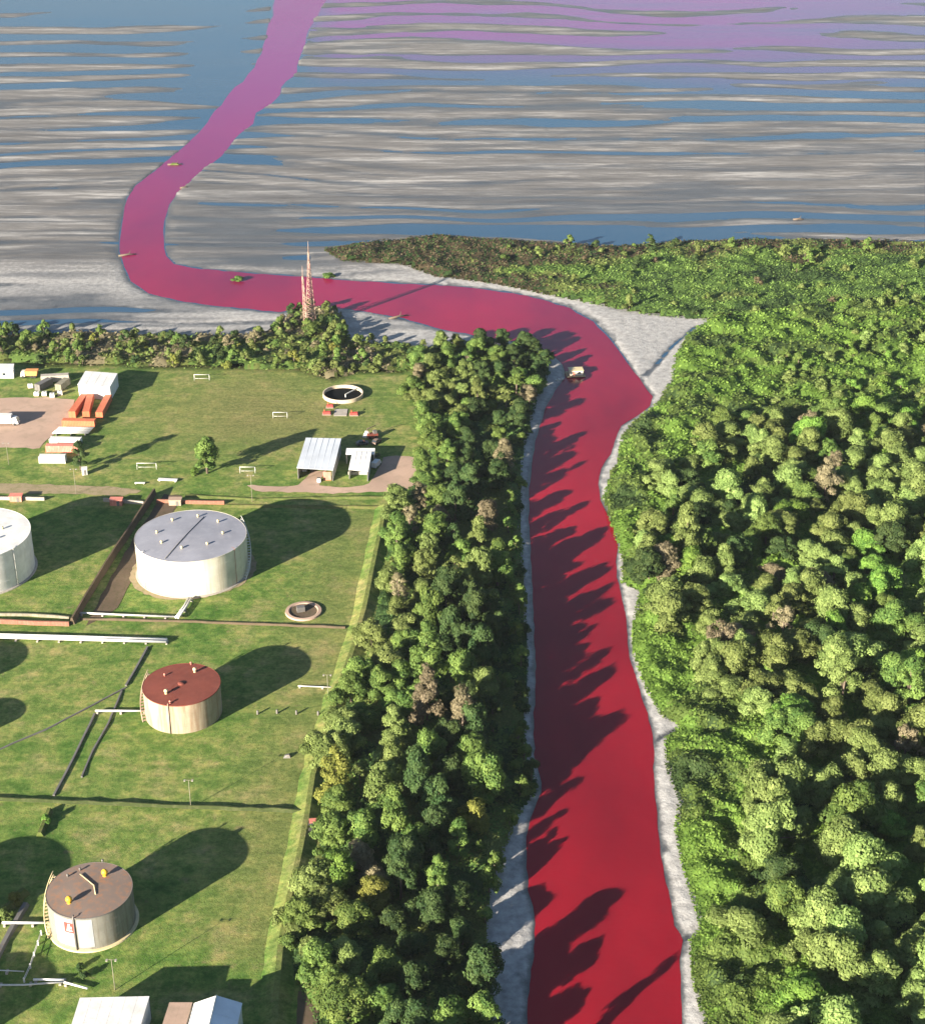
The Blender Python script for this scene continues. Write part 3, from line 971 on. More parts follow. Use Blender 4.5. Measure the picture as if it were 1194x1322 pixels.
strip('drain_kerb', 'dark drain kerb slanting down across the mown yard', 'kerb', [(163, 888), (110, 916), (60, 942), (4, 966), (-80, 1004)], 0.5, 0.35, 0.28, M['steel'], seed=12, jit=0.2)
strip('drain_kerb', 'dark drain kerb from pipe stub down to the low wall', 'kerb', [(123, 922), (104, 962), (86, 998), (70, 1028)], 0.6, 0.5, 0.42, M['steel'], seed=13, jit=0.1)
strip('drain_kerb', 'broken drain kerb inside the yard beside the rust-roofed tank', 'kerb', [(158, 892), (140, 935), (120, 970), (106, 1004)], 0.5, 0.4, 0.35, M['steel'], seed=14, jit=0.35)
strip('hedge_bank', 'green hedge bank running up from the low wall by tank shadow', 'bank', [(64, 1048), (58, 1064), (52, 1080)], 2.4, 0.8, 0.9, M['embank_green'], seed=15, jit=0.3)
strip('drain_kerb', 'dark drain trench edge beside the grey tank pipe', 'kerb', [(34, 1168), (18, 1196), (4, 1222), (-30, 1290)], 1.6, 0.9, 0.7, M['steel'], seed=17, jit=0.2)
strip('hedge_bank', 'grassy bank with pale crest beside the grey tank', 'bank', [(32, 1152), (12, 1174), (-20, 1202)], 3.0, 0.8, 1.6, M['embank_green'], seed=18, jit=0.3)
strip('road_bank', 'low grassy bank along the field side of the dirt road', 'bank', [(240, 640), (330, 645), (430, 643), (520, 642)], 2.0, 0.6, 0.5, M['embank_green'], seed=19, jit=0.3)


def pipe(label, pts, z, rad, mat=None, name='pipeline', sup=6.0, n=1, gap=0.7):
    P_ = [G(p[0], p[1], 0) for p in pts]
    t = thing(name, label, 'pipe', P_[0])
    L = [p - P_[0] for p in P_]
    d = (L[-1] - L[0]).normalized()
    nn = Vector((-d.y, d.x, 0))
    for k in range(n):
        off = nn * (k - (n - 1) / 2) * gap
        MB().tube([p + off + Vector((0, 0, z)) for p in L], rad, 10).build('pipe_run', mat or M['pipe'], t)
    tot = (L[-1] - L[0]).length
    for k in range(int(tot / sup) + 1):
        q = L[0] + d * min(tot, k * sup + 0.5)
        MB().box((q.x, q.y, (z - rad) / 2 + 0.02), (0.5, 0.8 * n + 0.3, z - rad + 0.04), math.atan2(d.y, d.x)).build('pipe_support', M['concrete'], t)
    return t


pipe('long thick white pipe pair lying on the grass', [(-120, 824), (2, 824), (110, 827), (216, 830)], 0.75, 0.45, M['white'], n=2, gap=1.1)
pipe('grey pipe from dark embankment to the cream tank', [(104, 794), (150, 796), (228, 799)], 0.7, 0.28)
pipe('short grey pipe walkway from cream tank wall', [(246, 775), (240, 786), (229, 801)], 0.9, 0.3, n=2)
pipe('short pale pipe into the tan rust-roofed tank', [(124, 921), (160, 921), (188, 921)], 0.8, 0.26, M['white'])
pipe('short pale pipe into the grey brown-roofed tank', [(4, 1195), (30, 1195), (62, 1195)], 0.8, 0.28, M['white'])
pipe('grey pipe line in shade below the grey tank', [(-40, 1274), (30, 1274), (85, 1270)], 0.5, 0.2)
pipe('pale pipe end beside the white hall roof', [(44, 1268), (84, 1268)], 0.7, 0.25, M['white'])
pipe('pale bent pipe stub behind the white hall', [(84, 1271), (114, 1279)], 0.6, 0.22, M['white'])
pipe('thin fence rail pipe in shade near tank shadow', [(-30, 1254), (32, 1257)], 0.6, 0.12)
pipe('thin pale pipe in the grass beyond the round shadow', [(385, 887), (436, 889)], 0.35, 0.12, M['white'])
# the little fence of pale posts going down from the grey tank
pts = [(54, 1207), (50, 1220), (45, 1235), (40, 1250), (32, 1268)]
p0 = G(*pts[0])
t = thing('post_fence', 'pale post-and-rail fence running down from the grey tank', 'fence', p0)
for q in pts:
    p = G(*q) - p0
    MB().box((p.x, p.y, 0.6), (0.3, 0.3, 1.2)).build('post', M['white'], t)
for z in (0.5, 1.05):
    MB().tube([(G(*q) - p0) + Vector((0, 0, z)) for q in pts], 0.07, 5).build('rail', M['pipe'], t)
# wall huts
for px, py, lab, mt in ((22, 646, 'small faded red hut on the wall behind the white tank', 'salmon'), (151, 651, 'small red and pale hut on the wall by the embankment', 'salmon'), (227, 651, 'low tan hut on the reddish wall behind the cream tank', 'dirt')):
    p = G(px, py)
    t = thing('pump_hut', lab, 'hut', (p.x, p.y, 0))
    MB().box((0, 0, 0.95), (3.8, 2.2, 1.9)).build('wall', M[mt], t)
    MB().box((0, 0, 1.98), (4.2, 2.6, 0.14)).build('roof', M['salmon'] if mt == 'salmon' else M['dirt'], t)
    MB().box((0.7, -1.13, 0.8), (0.8, 0.08, 1.6)).build('door', M['steel'], t)
# footbridge / white trough by the lane
p = G(217, 621)
t = thing('white_trough', 'low white footbridge slab on the grass by dark culvert', 'footbridge', (p.x, p.y, 0), -0.1)
MB().box((0, 0, 0.55), (6.4, 1.5, 0.22)).build('deck', M['white'], t)
for s in (-2.6, 2.6):
    MB().box((s, 0, 0.25), (0.5, 1.4, 0.5)).build('support', M['concrete'], t)
p = G(181, 625)
t = thing('bench', 'short white bench at the end of the dirt road', 'bench', (p.x, p.y, 0))
MB().box((0, 0, 0.5), (3.4, 0.8, 0.14)).build('seat', M['white'], t)
for s in (-1.3, 1.3):
    MB().box((s, 0, 0.22), (0.2, 0.7, 0.44)).build('leg', M['concrete'], t)


# ------------------------------------------------------------------ buildings
def roof_corners(pts, zs):
    return [G(p[0], p[1], z) for p, z in zip(pts, zs)]


def shed(name, label, cat, pts, zs, wallmat, roofmat, walls=(0, 1, 2, 3), panels=6, over=0.5, thick=0.12, panelname='roof_panel', seam=True):
    """Walls under a single-slope roof. pts: roof corners far-left, far-right, near-right, near-left."""
    C = roof_corners(pts, zs)
    o = sum(C, Vector()) / 4
    o.z = 0
    t = thing(name, label, cat, o)
    C = [p - o for p in C]
    ctr = sum(C, Vector()) / 4
    I = [Vector((ctr.x + (p.x - ctr.x) * (1 - over * 0.1), ctr.y + (p.y - ctr.y) * (1 - over * 0.1), p.z - thick - 0.03)) for p in C]
    for k in walls:
        a, b_ = I[k], I[(k + 1) % 4]
        d = (b_ - a); d.z = 0; d.normalize()
        n = Vector((d.y, -d.x, 0)) * 0.1
        inset = d * 0.12
        a2, b2 = a + inset, b_ - inset
        MB().prism([Vector((a2.x, a2.y, 0)) - n, Vector((b2.x, b2.y, 0)) - n, Vector((b2.x, b2.y, 0)) + n, Vector((a2.x, a2.y, 0)) + n],
                   [a2 - n, b2 - n, b2 + n, a2 + n]).build('wall', wallmat, t)
    for k in range(4):
        MB().box((I[k].x, I[k].y, I[k].z / 2), (0.28, 0.28, I[k].z)).build('post', M['steel'], t)
    for k in range(panels):
        u0, u1 = k / panels, (k + 1) / panels - 0.0025
        q = [C[0].lerp(C[1], u0), C[0].lerp(C[1], u1), C[3].lerp(C[2], u1), C[3].lerp(C[2], u0)]
        m = MB().prism([p - Vector((0, 0, thick)) for p in q[::-1]][::-1], q)
        if seam:
            e0, e1 = q[1], q[2]
            m.tube([e0 + Vector((0, 0, 0.02)), e1 + Vector((0, 0, 0.0))], 0.05, 4)
        m.build(panelname, roofmat, t)
    return t, C, I


# open-fronted shed on the field
t, C, I = shed('open_shed', 'open-fronted shed with sloping pale metal roof on the field edge', 'shed', [(395, 565), (441, 566), (430, 607), (383, 604)], (5.4, 5.4, 4.2, 4.2), M['concrete'], M['metal'], walls=(0, 1, 3), panels=6)
for k, (u, s) in enumerate(((0.25, 1.6), (0.5, 2.2), (0.72, 1.3))):
    q = C[3].lerp(C[2], u)
p = C[3].lerp(C[2], 0.85)
MB().box((p.x - 0.3, p.y + 0.9, 1.5), (2.6, 0.14, 3.0)).build('wall', M['salmon'], t)
p = G(403, 611)
for k, (px, mt, lab) in enumerate(((393, 'white', 'small white skip bin at the mouth of the open shed'), (404, 'steel', 'dark crate inside the open shed'))):
    p = G(px, 608)
    t = thing('skip_bin', lab, 'bin', (p.x, p.y, 0), 0.2)
    MB().prism([(-0.7, -0.5, 0.05), (0.7, -0.5, 0.05), (0.7, 0.5, 0.05), (-0.7, 0.5, 0.05)], [(-1, -0.7, 1.2), (1, -0.7, 1.2), (1, 0.7, 1.2), (-1, 0.7, 1.2)]).build('tub', M[mt], t)
    MB().box((0, 0, 1.23), (2.1, 1.5, 0.06)).build('lid', M['pipe'], t)
# white roofed workshop with a wing
t, C, I = shed('workshop', 'white-roofed workshop with a small side wing beside dirt yard', 'workshop', [(455, 583), (480, 583), (475, 609), (450, 606)], (4.2, 4.2, 3.6, 3.6), M['white'], M['white'], walls=(0, 1, 3), panels=4)
a = G(447, 580, 3.9) - t.location
bq = G(484, 582, 3.9) - t.location
MB().prism([(a.x, a.y - 3.6, 3.6), (bq.x, a.y - 3.6, 3.6), (bq.x, a.y + 0.6, 3.9), (a.x, a.y + 0.6, 3.9)], [(a.x, a.y - 3.6, 3.75), (bq.x, a.y - 3.6, 3.75), (bq.x, a.y + 0.6, 4.05), (a.x, a.y + 0.6, 4.05)]).build('wing_roof', M['white'], t)
for x in (a.x + 0.3, bq.x - 0.3):
    MB().box((x, a.y - 1.5, 1.8), (0.3, 3.6, 3.55)).build('wing_wall', M['concrete'], t)
p = G(462, 613) - t.location
MB().box((p.x, p.y, 0.6), (6.4, 0.2, 1.1)).build('parapet', M['concrete'], t)
# machinery and wrecks behind it


def car(label, px, py, rz, mat, group=None, L=4.4, van=False):
    p = G(px, py)
    t = thing('parked_van' if van else 'parked_car', label, 'van' if van else 'car', (p.x, p.y, 0.08), rz, group)
    hw = 0.9
    prof = [(-L / 2, 0.35), (-L / 2, 0.95), (-L * 0.38, 1.0), (L * 0.22, 1.0), (L * 0.48, 0.85), (L / 2, 0.4)]
    if van:
        prof = [(-L / 2, 0.35), (-L / 2, 2.1), (L * 0.28, 2.1), (L * 0.42, 1.2), (L / 2, 1.05), (L / 2, 0.4)]
    MB().prism([(x, -hw, z) for x, z in prof], [(x, hw, z) for x, z in prof]).build('body', mat, t)
    if not van:
        cp = [(-L * 0.38, 1.0), (-L * 0.28, 1.45), (L * 0.06, 1.45), (L * 0.22, 1.0)]
        MB().prism([(x, -hw * 0.86, z) for x, z in cp], [(x, hw * 0.86, z) for x, z in cp]).build('cabin', M['glass'], t)
        MB().box((-L * 0.11, 0, 1.47), (L * 0.33, hw * 1.6, 0.05)).build('roof', mat, t)
    else:
        MB().add([(L * 0.285, -hw * 0.85, 2.06), (L * 0.425, -hw * 0.85, 1.26), (L * 0.425, hw * 0.85, 1.26), (L * 0.285, hw * 0.85, 2.06)], [(0, 1, 2, 3)]).build('windscreen', M['glass'], t, (0.02, 0, 0.02))
    for x in (-L * 0.31, L * 0.3):
        for y in (-hw, hw):
            MB().tube([(x, y - 0.1, 0.33), (x, y + 0.1, 0.33)], 0.33, 10).build('wheel', M['black'], t)
    return t


car('dark grey car wreck behind the white-roofed workshop', 468, 574, 0.3, M['steel'])
car('rusty brown car in the junk behind the workshop', 486, 572, 1.1, M['roof_brown'])
car('pale van parked against the workshop side', 486, 602, 1.2, M['white'], van=True)
car('dark green car parked beside the workshop wall', 485, 591, 1.35, M['embank_green'])
p = G(481, 565)
t = thing('scrap_rig', 'rusty scrap machine frame standing behind the workshop', 'machine', (p.x, p.y, 0), 0.4)
MB().box((0, 0, 0.9), (3.6, 1.8, 1.4)).build('chassis', M['roof_rust'], t)
MB().tube([(-1.2, 0, 1.6), (-1.8, 0.4, 3.4), (1.4, 0.2, 4.4)], [0.25, 0.2, 0.12], 6).build('boom', M['roof_brown'], t)
MB().box((0.9, 0, 2.0), (1.2, 1.3, 1.0)).build('cab', M['steel'], t)
for s in (-1, 1):
    MB().tube([(-1.1, s * 1.0 - 0.15, 0.45), (-1.1, s * 1.0 + 0.15, 0.45)], 0.45, 10).build('wheel', M['black'], t)
    MB().tube([(1.1, s * 1.0 - 0.15, 0.45), (1.1, s * 1.0 + 0.15, 0.45)], 0.45, 10).build('wheel', M['black'], t)
p = G(474, 563)
tag(MB().prism([(-1.6, -1.2, 0), (1.7, -1.1, 0), (1.3, 1.3, 0), (-1.3, 1.2, 0)], [(-0.9, -0.5, 1.3), (0.8, -0.7, 1.7), (0.6, 0.6, 1.5), (-0.6, 0.4, 1.9)]).build('scrap_heap', M['white'], None, (p.x, p.y, 0.02)), 'pale scrap heap behind the workshop wing', 'heap')
p = G(412, 622)
t = thing('pale_bin', 'small pale bin in the grass between shed and workshop', 'bin', (p.x, p.y, 0))
MB().box((0, 0, 0.7), (1.1, 1.0, 1.35)).build('tub', M['blue_white'], t)
MB().box((0, 0, 1.42), (1.2, 1.1, 0.08)).build('lid', M['steel'], t)

# white boxy hall in the corner of the yard
z = 5.2
C = [G(111, 479, z), G(152, 482, z), G(142, 500, z), G(101, 496, z)]
o = sum(C, Vector()) / 4; o.z = 0
t = thing('white_hall', 'boxy white hall with flat roof at the corner of the yard', 'building', o)
C = [q - o for q in C]
MB().prism([Vector((q.x, q.y, 0.02)) for q in C[::-1]], [Vector((q.x, q.y, z - 0.1)) for q in C[::-1]]).build('wall', M['white'], t)
for k in range(4):
    u0, u1 = k / 4, (k + 1) / 4 - 0.008
    q = [C[0].lerp(C[1], u0), C[0].lerp(C[1], u1), C[3].lerp(C[2], u1), C[3].lerp(C[2], u0)]
    q = [v * 1.02 for v in q]
    for v in q:
        v.z = z
    MB().prism([v - Vector((0, 0, 0.09)) for v in q[::-1]], q[::-1]).build('roof_panel', M['white'], t)
q = C[3].lerp(C[2], 0.35)
MB().box((q.x, q.y - 0.06, 1.6), (3.0, 0.1, 3.1), math.atan2((C[2] - C[3]).y, (C[2] - C[3]).x)).build('door', M['blue_white'], t)
# orange awning at its foot
p = G(111, 511)
t = thing('orange_awning', 'faded orange awning leaning on the white hall', 'awning', (p.x, p.y, 0))
MB().prism([(-2.2, -1.6, 2.0), (2.2, -1.6, 2.0), (2.2, 1.8, 2.7), (-2.2, 1.8, 2.7)], [(-2.2, -1.6, 2.08), (2.2, -1.6, 2.08), (2.2, 1.8, 2.78), (-2.2, 1.8, 2.78)]).build('cover', M['tarp'], t)
for x, y in ((-2, -1.4), (2, -1.4), (-2, 1.6), (2, 1.6)):
    MB().box((x, y, 1.02), (0.12, 0.12, 2.04)).build('leg', M['steel'], t)


def container(label, a, b_, mat, group='shipping containers in the yard', w_=2.44, hh=2.6, name='shipping_container', cat='container'):
    A, B = G(*a), G(*b_)
    d = B - A
    L = d.length
    t = thing(name, label, cat, (A.x + d.x / 2, A.y + d.y / 2, 0.09), math.atan2(d.y, d.x), group)
    m = MB()
    n = int(L / 0.55)
    vs, fs = [], []
    ring = []
    for k in range(n * 2 + 1):          # corrugated long sides
        x = -L / 2 + 0.1 + (L - 0.2) * k / (n * 2)
        y = w_ / 2 - (0.05 if k % 2 else 0.0)
        ring.append((x, y))
    pts = ring + [(x, -y) for x, y in ring[::-1]]
    m.prism([(x, y, 0.16) for x, y in pts[::-1]], [(x, y, hh - 0.05) for x, y in pts[::-1]])
    m.build('body', mat, t)
    f = MB()
    for sx in (-1, 1):
        for sy in (-1, 1):
            f.box((sx * (L / 2 - 0.06), sy * (w_ / 2 - 0.04), hh / 2), (0.14, 0.14, hh))
    f.build('corner_frame', mat, t)
    for sy in (-1, 1):
        MB().box((-L / 2 + 0.03, sy * w_ * 0.235, hh / 2), (0.08, w_ * 0.44, hh * 0.88)).build('door', mat, t)
    return t


container('western orange container of the three standing side by side', (94, 540), (110, 517), M['orange'])
container('middle orange container of the three standing side by side', (112, 540), (118, 517), M['orange'])
container('eastern orange container parked against the field edge', (129, 541), (141, 518), M['orange'])
container('orange container lying crosswise in front of the other three', (82, 550), (124, 551), M['orange'])
container('white container behind the faded red one near the field', (66, 574), (106, 575), M['white'])
container('faded red container between two white ones', (61, 583), (102, 583), M['salmon'])
container('cream white container at the edge of the green lawn', (52, 597), (86, 597), M['white'])
# rack of white bars between
p = G(94, 559)
t = thing('pipe_rack', 'low rack of pale bars between orange and white containers', 'rack', (p.x, p.y, 0.08))
for k in range(6):
    MB().tube([(-6.4 + k * 0.25, -2.4 + k * 0.95, 1.0), (6.2 + k * 0.2, -2.4 + k * 0.95, 1.0)], 0.17, 6).build('bar', M['pipe'] if k % 2 else M['white'], t)
for x in (-5, 0, 5):
    MB().box((x, 0, 0.4), (0.3, 5.6, 0.8)).build('trestle', M['steel'], t)
# white lorry with trailer
p = G(-6, 552)
t = thing('white_lorry', 'white box lorry parked on the pink dirt yard', 'lorry', (p.x, p.y, 0.09), 0.0)
MB().box((-0.4, 2.6, 2.3), (12.0, 2.6, 2.9)).build('box_body', M['white'], t)
MB().prism([(5.9, 1.4, 0.6), (8.0, 1.4, 0.6), (8.0, 3.8, 0.6), (5.9, 3.8, 0.6)], [(5.9, 1.4, 2.9), (7.3, 1.5, 2.9), (7.3, 3.7, 2.9), (5.9, 3.8, 2.9)]).build('cab', M['white'], t)
MB().add([(7.98, 1.55, 1.5), (7.98, 3.65, 1.5), (7.40, 3.6, 2.75), (7.40, 1.6, 2.75)], [(0, 1, 2, 3)]).build('windscreen', M['glass'], t, (0.06, 0, 0.03))
MB().box((0, 2.6, 0.7), (12.0, 1.0, 0.25)).build('chassis', M['steel'], t)
for x in (-4.8, -3.6, 6.7):
    for y in (1.55, 3.65):
        MB().tube([(x, y - 0.16, 0.5), (x, y + 0.16, 0.5)], 0.5, 12).build('wheel', M['black'], t)
# grey stores behind the yard
container('long grey container behind the grey flat ones', (54, 493), (90, 491), M['concrete'])
container('dark grey flat container by the lawn', (49, 505), (66, 496), M['steel'])
container('greenish grey container beside the white hall', (76, 505), (88, 496), M['old_wall'])
for k, (px, py, lab) in enumerate(((48, 511, 'white plastic cube tank at the west end of the row'), (58, 511, 'white plastic cube tank second from the west end'), (68, 513, 'white plastic cube tank second from the east end'), (78, 510, 'white plastic cube tank at the east end of the row'), (40, 501, 'lone white cube tank at the lawn edge'))):
    p = G(px, py)
    t = thing('cube_tank', lab, 'tank', (p.x, p.y, 0.09), 0.1 * k, 'white cube tanks by the yard')
    MB().box((0, 0, 0.85), (1.7, 1.5, 1.3)).build('bottle', M['white'], t)
    MB().box((0, 0, 0.1), (1.8, 1.6, 0.16)).build('pallet', M['plank'], t)
    MB().lathe([(0.25, 1.5), (0.25, 1.6), (0.01, 1.6)], 10).build('cap', M['steel'], t)
# orange truck and white cabin at the hedge
p = G(40, 487)
t = thing('orange_truck', 'faded orange tipper truck parked by the hedge', 'truck', (p.x, p.y, 0.05), math.pi)
MB().prism([(-2.6, -1.2, 1.0), (1.4, -1.2, 1.0), (1.4, 1.2, 1.0), (-2.6, 1.2, 1.0)], [(-3.1, -1.4, 2.9), (1.6, -1.4, 2.9), (1.6, 1.4, 2.9), (-3.1, 1.4, 2.9)]).build('tipper_body', M['tarp'], t)
MB().prism([(1.8, -1.1, 0.6), (3.6, -1.1, 0.6), (3.6, 1.1, 0.6), (1.8, 1.1, 0.6)], [(1.8, -1.1, 2.6), (3.1, -1.0, 2.6), (3.1, 1.0, 2.6), (1.8, 1.1, 2.6)]).build('cab', M['cream'], t)
MB().box((0.3, 0, 0.75), (6.0, 0.9, 0.3)).build('chassis', M['steel'], t)
for x in (-1.8, -0.7, 2.6):
    for y in (-1.05, 1.05):
        MB().tube([(x, y - 0.15, 0.48), (x, y + 0.15, 0.48)], 0.48, 12).build('wheel', M['black'], t)
z = 3.6
C = [G(-30, 470, z), G(18, 470, z), G(17, 477, z), G(-32, 477, z)]
o = sum(C, Vector()) / 4; o.z = 0
t = thing('white_cabin', 'long white cabin on the lawn under the hedge', 'building', o)
C = [q - o for q in C]
MB().prism([Vector((q.x, q.y, 0.02)) for q in C[::-1]], [Vector((q.x, q.y, z - 0.05)) for q in C[::-1]]).build('wall', M['white'], t)
MB().prism([Vector((q.x * 1.03, q.y * 1.06, z - 0.04)) for q in C[::-1]], [Vector((q.x * 1.03, q.y * 1.06, z + 0.1)) for q in C[::-1]]).build('roof', M['white'], t)
for u in (0.15, 0.45, 0.75):
    q = C[3].lerp(C[2], u)
    MB().box((q.x, q.y - 0.04, 1.7), (1.2, 0.1, 1.0)).build('window', M['glass'], t)
p = G(110, 612)
t = thing('white_kiosk', 'small white kiosk at the foot of the narrow dark tree', 'kiosk', (p.x, p.y, 0), 0.2)
MB().box((0, 0, 1.1), (1.7, 1.7, 2.2)).build('wall', M['white'], t)
MB().box((0, 0, 2.28), (2.0, 2.0, 0.14)).build('roof', M['white'], t)
MB().box((0.2, -0.87, 0.95), (0.8, 0.06, 1.8)).build('door', M['steel'], t)

# halls cut by the lower edge
t, C, I = shed('white_warehouse', 'white warehouse with flat sheet roof below the grey tank', 'warehouse', [(103.5, 1288), (193.5, 1286), (168, 1372), (76, 1376)], (5.6, 5.6, 5.6, 5.6), M['white'], M['white'], panels=6, over=0.25, seam=False)
z1, z2 = 5.0, 7.0
A, B, Cc = G(251, 1294, z1), G(280, 1285, z2), G(313, 1296, z1)
ax = (G(168, 1372, 5.6) - G(193.5, 1286, 5.6)).normalized()
o = Vector((B.x, B.y, 0))
t = thing('gabled_warehouse', 'gabled warehouse with one white roof slope and one tinted bluish for shade', 'warehouse', o)
L = 28.0
A, B, Cc = A - o, B - o, Cc - o
mid = (A.y + Cc.y) / 2
A.y = Cc.y = B.y = 0
ax = Vector((ax.x, ax.y, 0))
ax.normalize()
m = MB()
Ai, Ci = A * 0.96, Cc * 0.96
Ai.z = Ci.z = z1 - 0.2
Bi = Vector((0, 0, z2 - 0.2))
for s0 in (0.3, L - 0.3):
    off = ax * s0
    base = [Vector((Ai.x, 0, 0)) + off, Vector((Ci.x, 0, 0)) + off, Ci + off, Bi + off, Ai + off]
    th = ax * 0.2
    MB().prism(base, [q + th for q in base]).build('gable_wall', M['white'], t)
for q in (Ai, Ci):
    MB().prism([Vector((q.x - 0.1, 0, 0)) + ax * 0.55, Vector((q.x + 0.1, 0, 0)) + ax * 0.55, Vector((q.x + 0.1, 0, 0)) + ax * (L - 0.5), Vector((q.x - 0.1, 0, 0)) + ax * (L - 0.5)],
               [Vector((q.x - 0.1, 0, z1 - 0.25)) + ax * 0.55, Vector((q.x + 0.1, 0, z1 - 0.25)) + ax * 0.55, Vector((q.x + 0.1, 0, z1 - 0.25)) + ax * (L - 0.5), Vector((q.x - 0.1, 0, z1 - 0.25)) + ax * (L - 0.5)]).build('wall', M['white'], t)
for e, mt in ((A, 'white'), (Cc, 'blue_white')):  # slope facing away from the sun: its blue shade is put into the colour
    for k in range(6):
        s0, s1 = L * k / 6, L * (k + 1) / 6 - 0.06
        q = [Vector((0, 0, z2)) + ax * s0, Vector((0, 0, z2)) + ax * s1, Vector((e.x, 0, z1)) + ax * s1, Vector((e.x, 0, z1)) + ax * s0]
        if e is A:
            q = q[::-1]
        MB().prism([v - Vector((0, 0, 0.1)) for v in q], q).build('roof_panel', M[mt], t)
MB().tube([Vector((0, 0, z2 + 0.04)), Vector((0, 0, z2 + 0.04)) + ax * L], 0.14, 6).build('ridge_cap', M['white'], t)
t, C, I = shed('tan_annex', 'low tan-roofed annex joined to the gabled warehouse', 'annex', [(219, 1294), (249, 1294), (224, 1376), (192, 1378)], (4.2, 4.2, 4.2, 4.2), M['concrete'], M['dirt'], panels=4, over=0.3, seam=False)


# ------------------------------------------------------------------ goals, lamps, posts
def goal(label, px, py, rz, w_=6.2, hh=2.3):
    p = G(px, py)
    t = thing('football_goal', label, 'goal', (p.x, p.y, 0), rz, 'white goals on the playing field')
    for s in (-1, 1):
        MB().tube([(s * w_ / 2, 0, 0), (s * w_ / 2, 0, hh)], 0.085, 6).build('post', M['white'], t)
        MB().tube([(s * w_ / 2, 0.05, hh), (s * w_ / 2, 1.6, 0.05)], 0.07, 5).build('stay', M['white'], t)
    MB().tube([(-w_ / 2 - 0.06, 0, hh), (w_ / 2 + 0.06, 0, hh)], 0.085, 6).build('crossbar', M['white'], t)
    MB().tube([(-w_ / 2, 1.6, 0.08), (w_ / 2, 1.6, 0.08)], 0.06, 5).build('ground_bar', M['white'], t)
    return t


goal('white goal at the hedge end of the field', 261, 491, 0, 5.6)
goal('white goal in the open grass west of the metal shed', 362, 540, 0, 5.0)
goal('white goal beside the dirt road end', 190, 606, 0, 6.4)
goal('white goal at the tall tree shadow near the road', 320, 611, 0, 5.0)


def lamp(label, px, py, hh, arm=0.9):
    p = G(px, py)
    t = thing('lamp_post', label, 'lamp post', (p.x, p.y, 0), 0.0, 'lamp posts of the tank yard')
    MB().tube([(0, 0, 0), (0, 0, hh)], [0.10, 0.065], 8).build('pole', M['old_wall'], t)
    MB().tube([(-arm, 0, hh), (arm, 0, hh)], 0.05, 6).build('crossarm', M['old_wall'], t)
    for s in (-1, 1):
        MB().box((s * arm, -0.15, hh + 0.02), (0.4, 0.6, 0.16)).build('lamp_head', M['concrete'], t)
    return t


lamp('tee-topped lamp post standing by the low dark wall', 247, 1043, 8.0)
lamp('lamp post standing behind the white warehouse roof', 149, 1278, 8.0)
lamp('thin lamp post on the bank near the road goal', 326, 648, 9.5)
lamp('thin lamp post on the lawn by the dirt road', 99, 638, 9.0)
lamp('lamp post in the grass in front of the metal shed', 12, 600, 8.0)
lamp('lamp post at the edge of the tree belt by the mown yard', 424, 905, 8.0)
for px, py, lab in ((333, 922, 'first short dark bollard of the row, on the tank side'), (358, 921, 'second short dark bollard of the row from the tank'), (383, 922, 'middle short dark bollard of the row of five'), (411, 923, 'fourth short dark bollard of the row from the tank'), (427, 923, 'last short dark bollard of the row, by the embankment')):
    p = G(px, py)
    tag(MB().lathe([(0.3, 0), (0.28, 1.0), (0.2, 1.12), (0.01, 1.15)], 10).build('bollard', M['steel'], None, (p.x, p.y, 0.01)), lab, 'bollard', 'dark bollards across the grass')
p = G(371, 977)
tag(MB().prism([(-0.9, -0.7, 0), (0.9, -0.6, 0), (0.8, 0.7, 0), (-0.8, 0.6, 0)], [(-0.5, -0.3, 0.6), (0.6, -0.4, 0.8), (0.4, 0.4, 0.7), (-0.5, 0.3, 0.5)]).build('dark_rock', M['steel'], None, (p.x, p.y, 0)), 'small dark lump alone in the mown grass', 'rock')

# red tractor in the trees
p = G(408, 1072)
t = thing('red_tractor', 'red tractor half hidden under the tree belt', 'tractor', (p.x, p.y, 0.05), 0.15)
MB().box((1.0, 0, 1.15), (2.2, 0.9, 0.9)).build('bonnet', M['red_paint'], t)
MB().box((-0.6, 0, 1.9), (1.4, 1.3, 1.7)).build('cab', M['glass'], t)
MB().box((-0.6, 0, 2.82), (1.7, 1.6, 0.14)).build('roof', M['salmon'], t)
for s in (-1, 1):
    MB().tube([(-0.9, s * 0.95 - 0.22, 0.85), (-0.9, s * 0.95 + 0.22, 0.85)], 0.85, 14).build('wheel', M['black'], t)
    MB().tube([(1.6, s * 0.7 - 0.15, 0.5), (1.6, s * 0.7 + 0.15, 0.5)], 0.5, 12).build('wheel', M['black'], t)
MB().tube([(2.1, 0, 0.9), (3.2, 0, 1.2), (3.4, 0, 0.4)], 0.14, 6).build('loader', M['red_paint'], t)
p = G(421, 1070)
t = thing('farm_trailer', 'small faded trailer hitched behind trees near the tractor', 'trailer', (p.x + 2.2, p.y, 0.05), 0.1)
MB().box((0, 0, 0.9), (2.8, 1.5, 0.6)).build('tub', M['salmon'], t)
for s in (-1, 1):
    MB().tube([(0, s * 0.85 - 0.1, 0.4), (0, s * 0.85 + 0.1, 0.4)], 0.4, 12).build('wheel', M['black'], t)

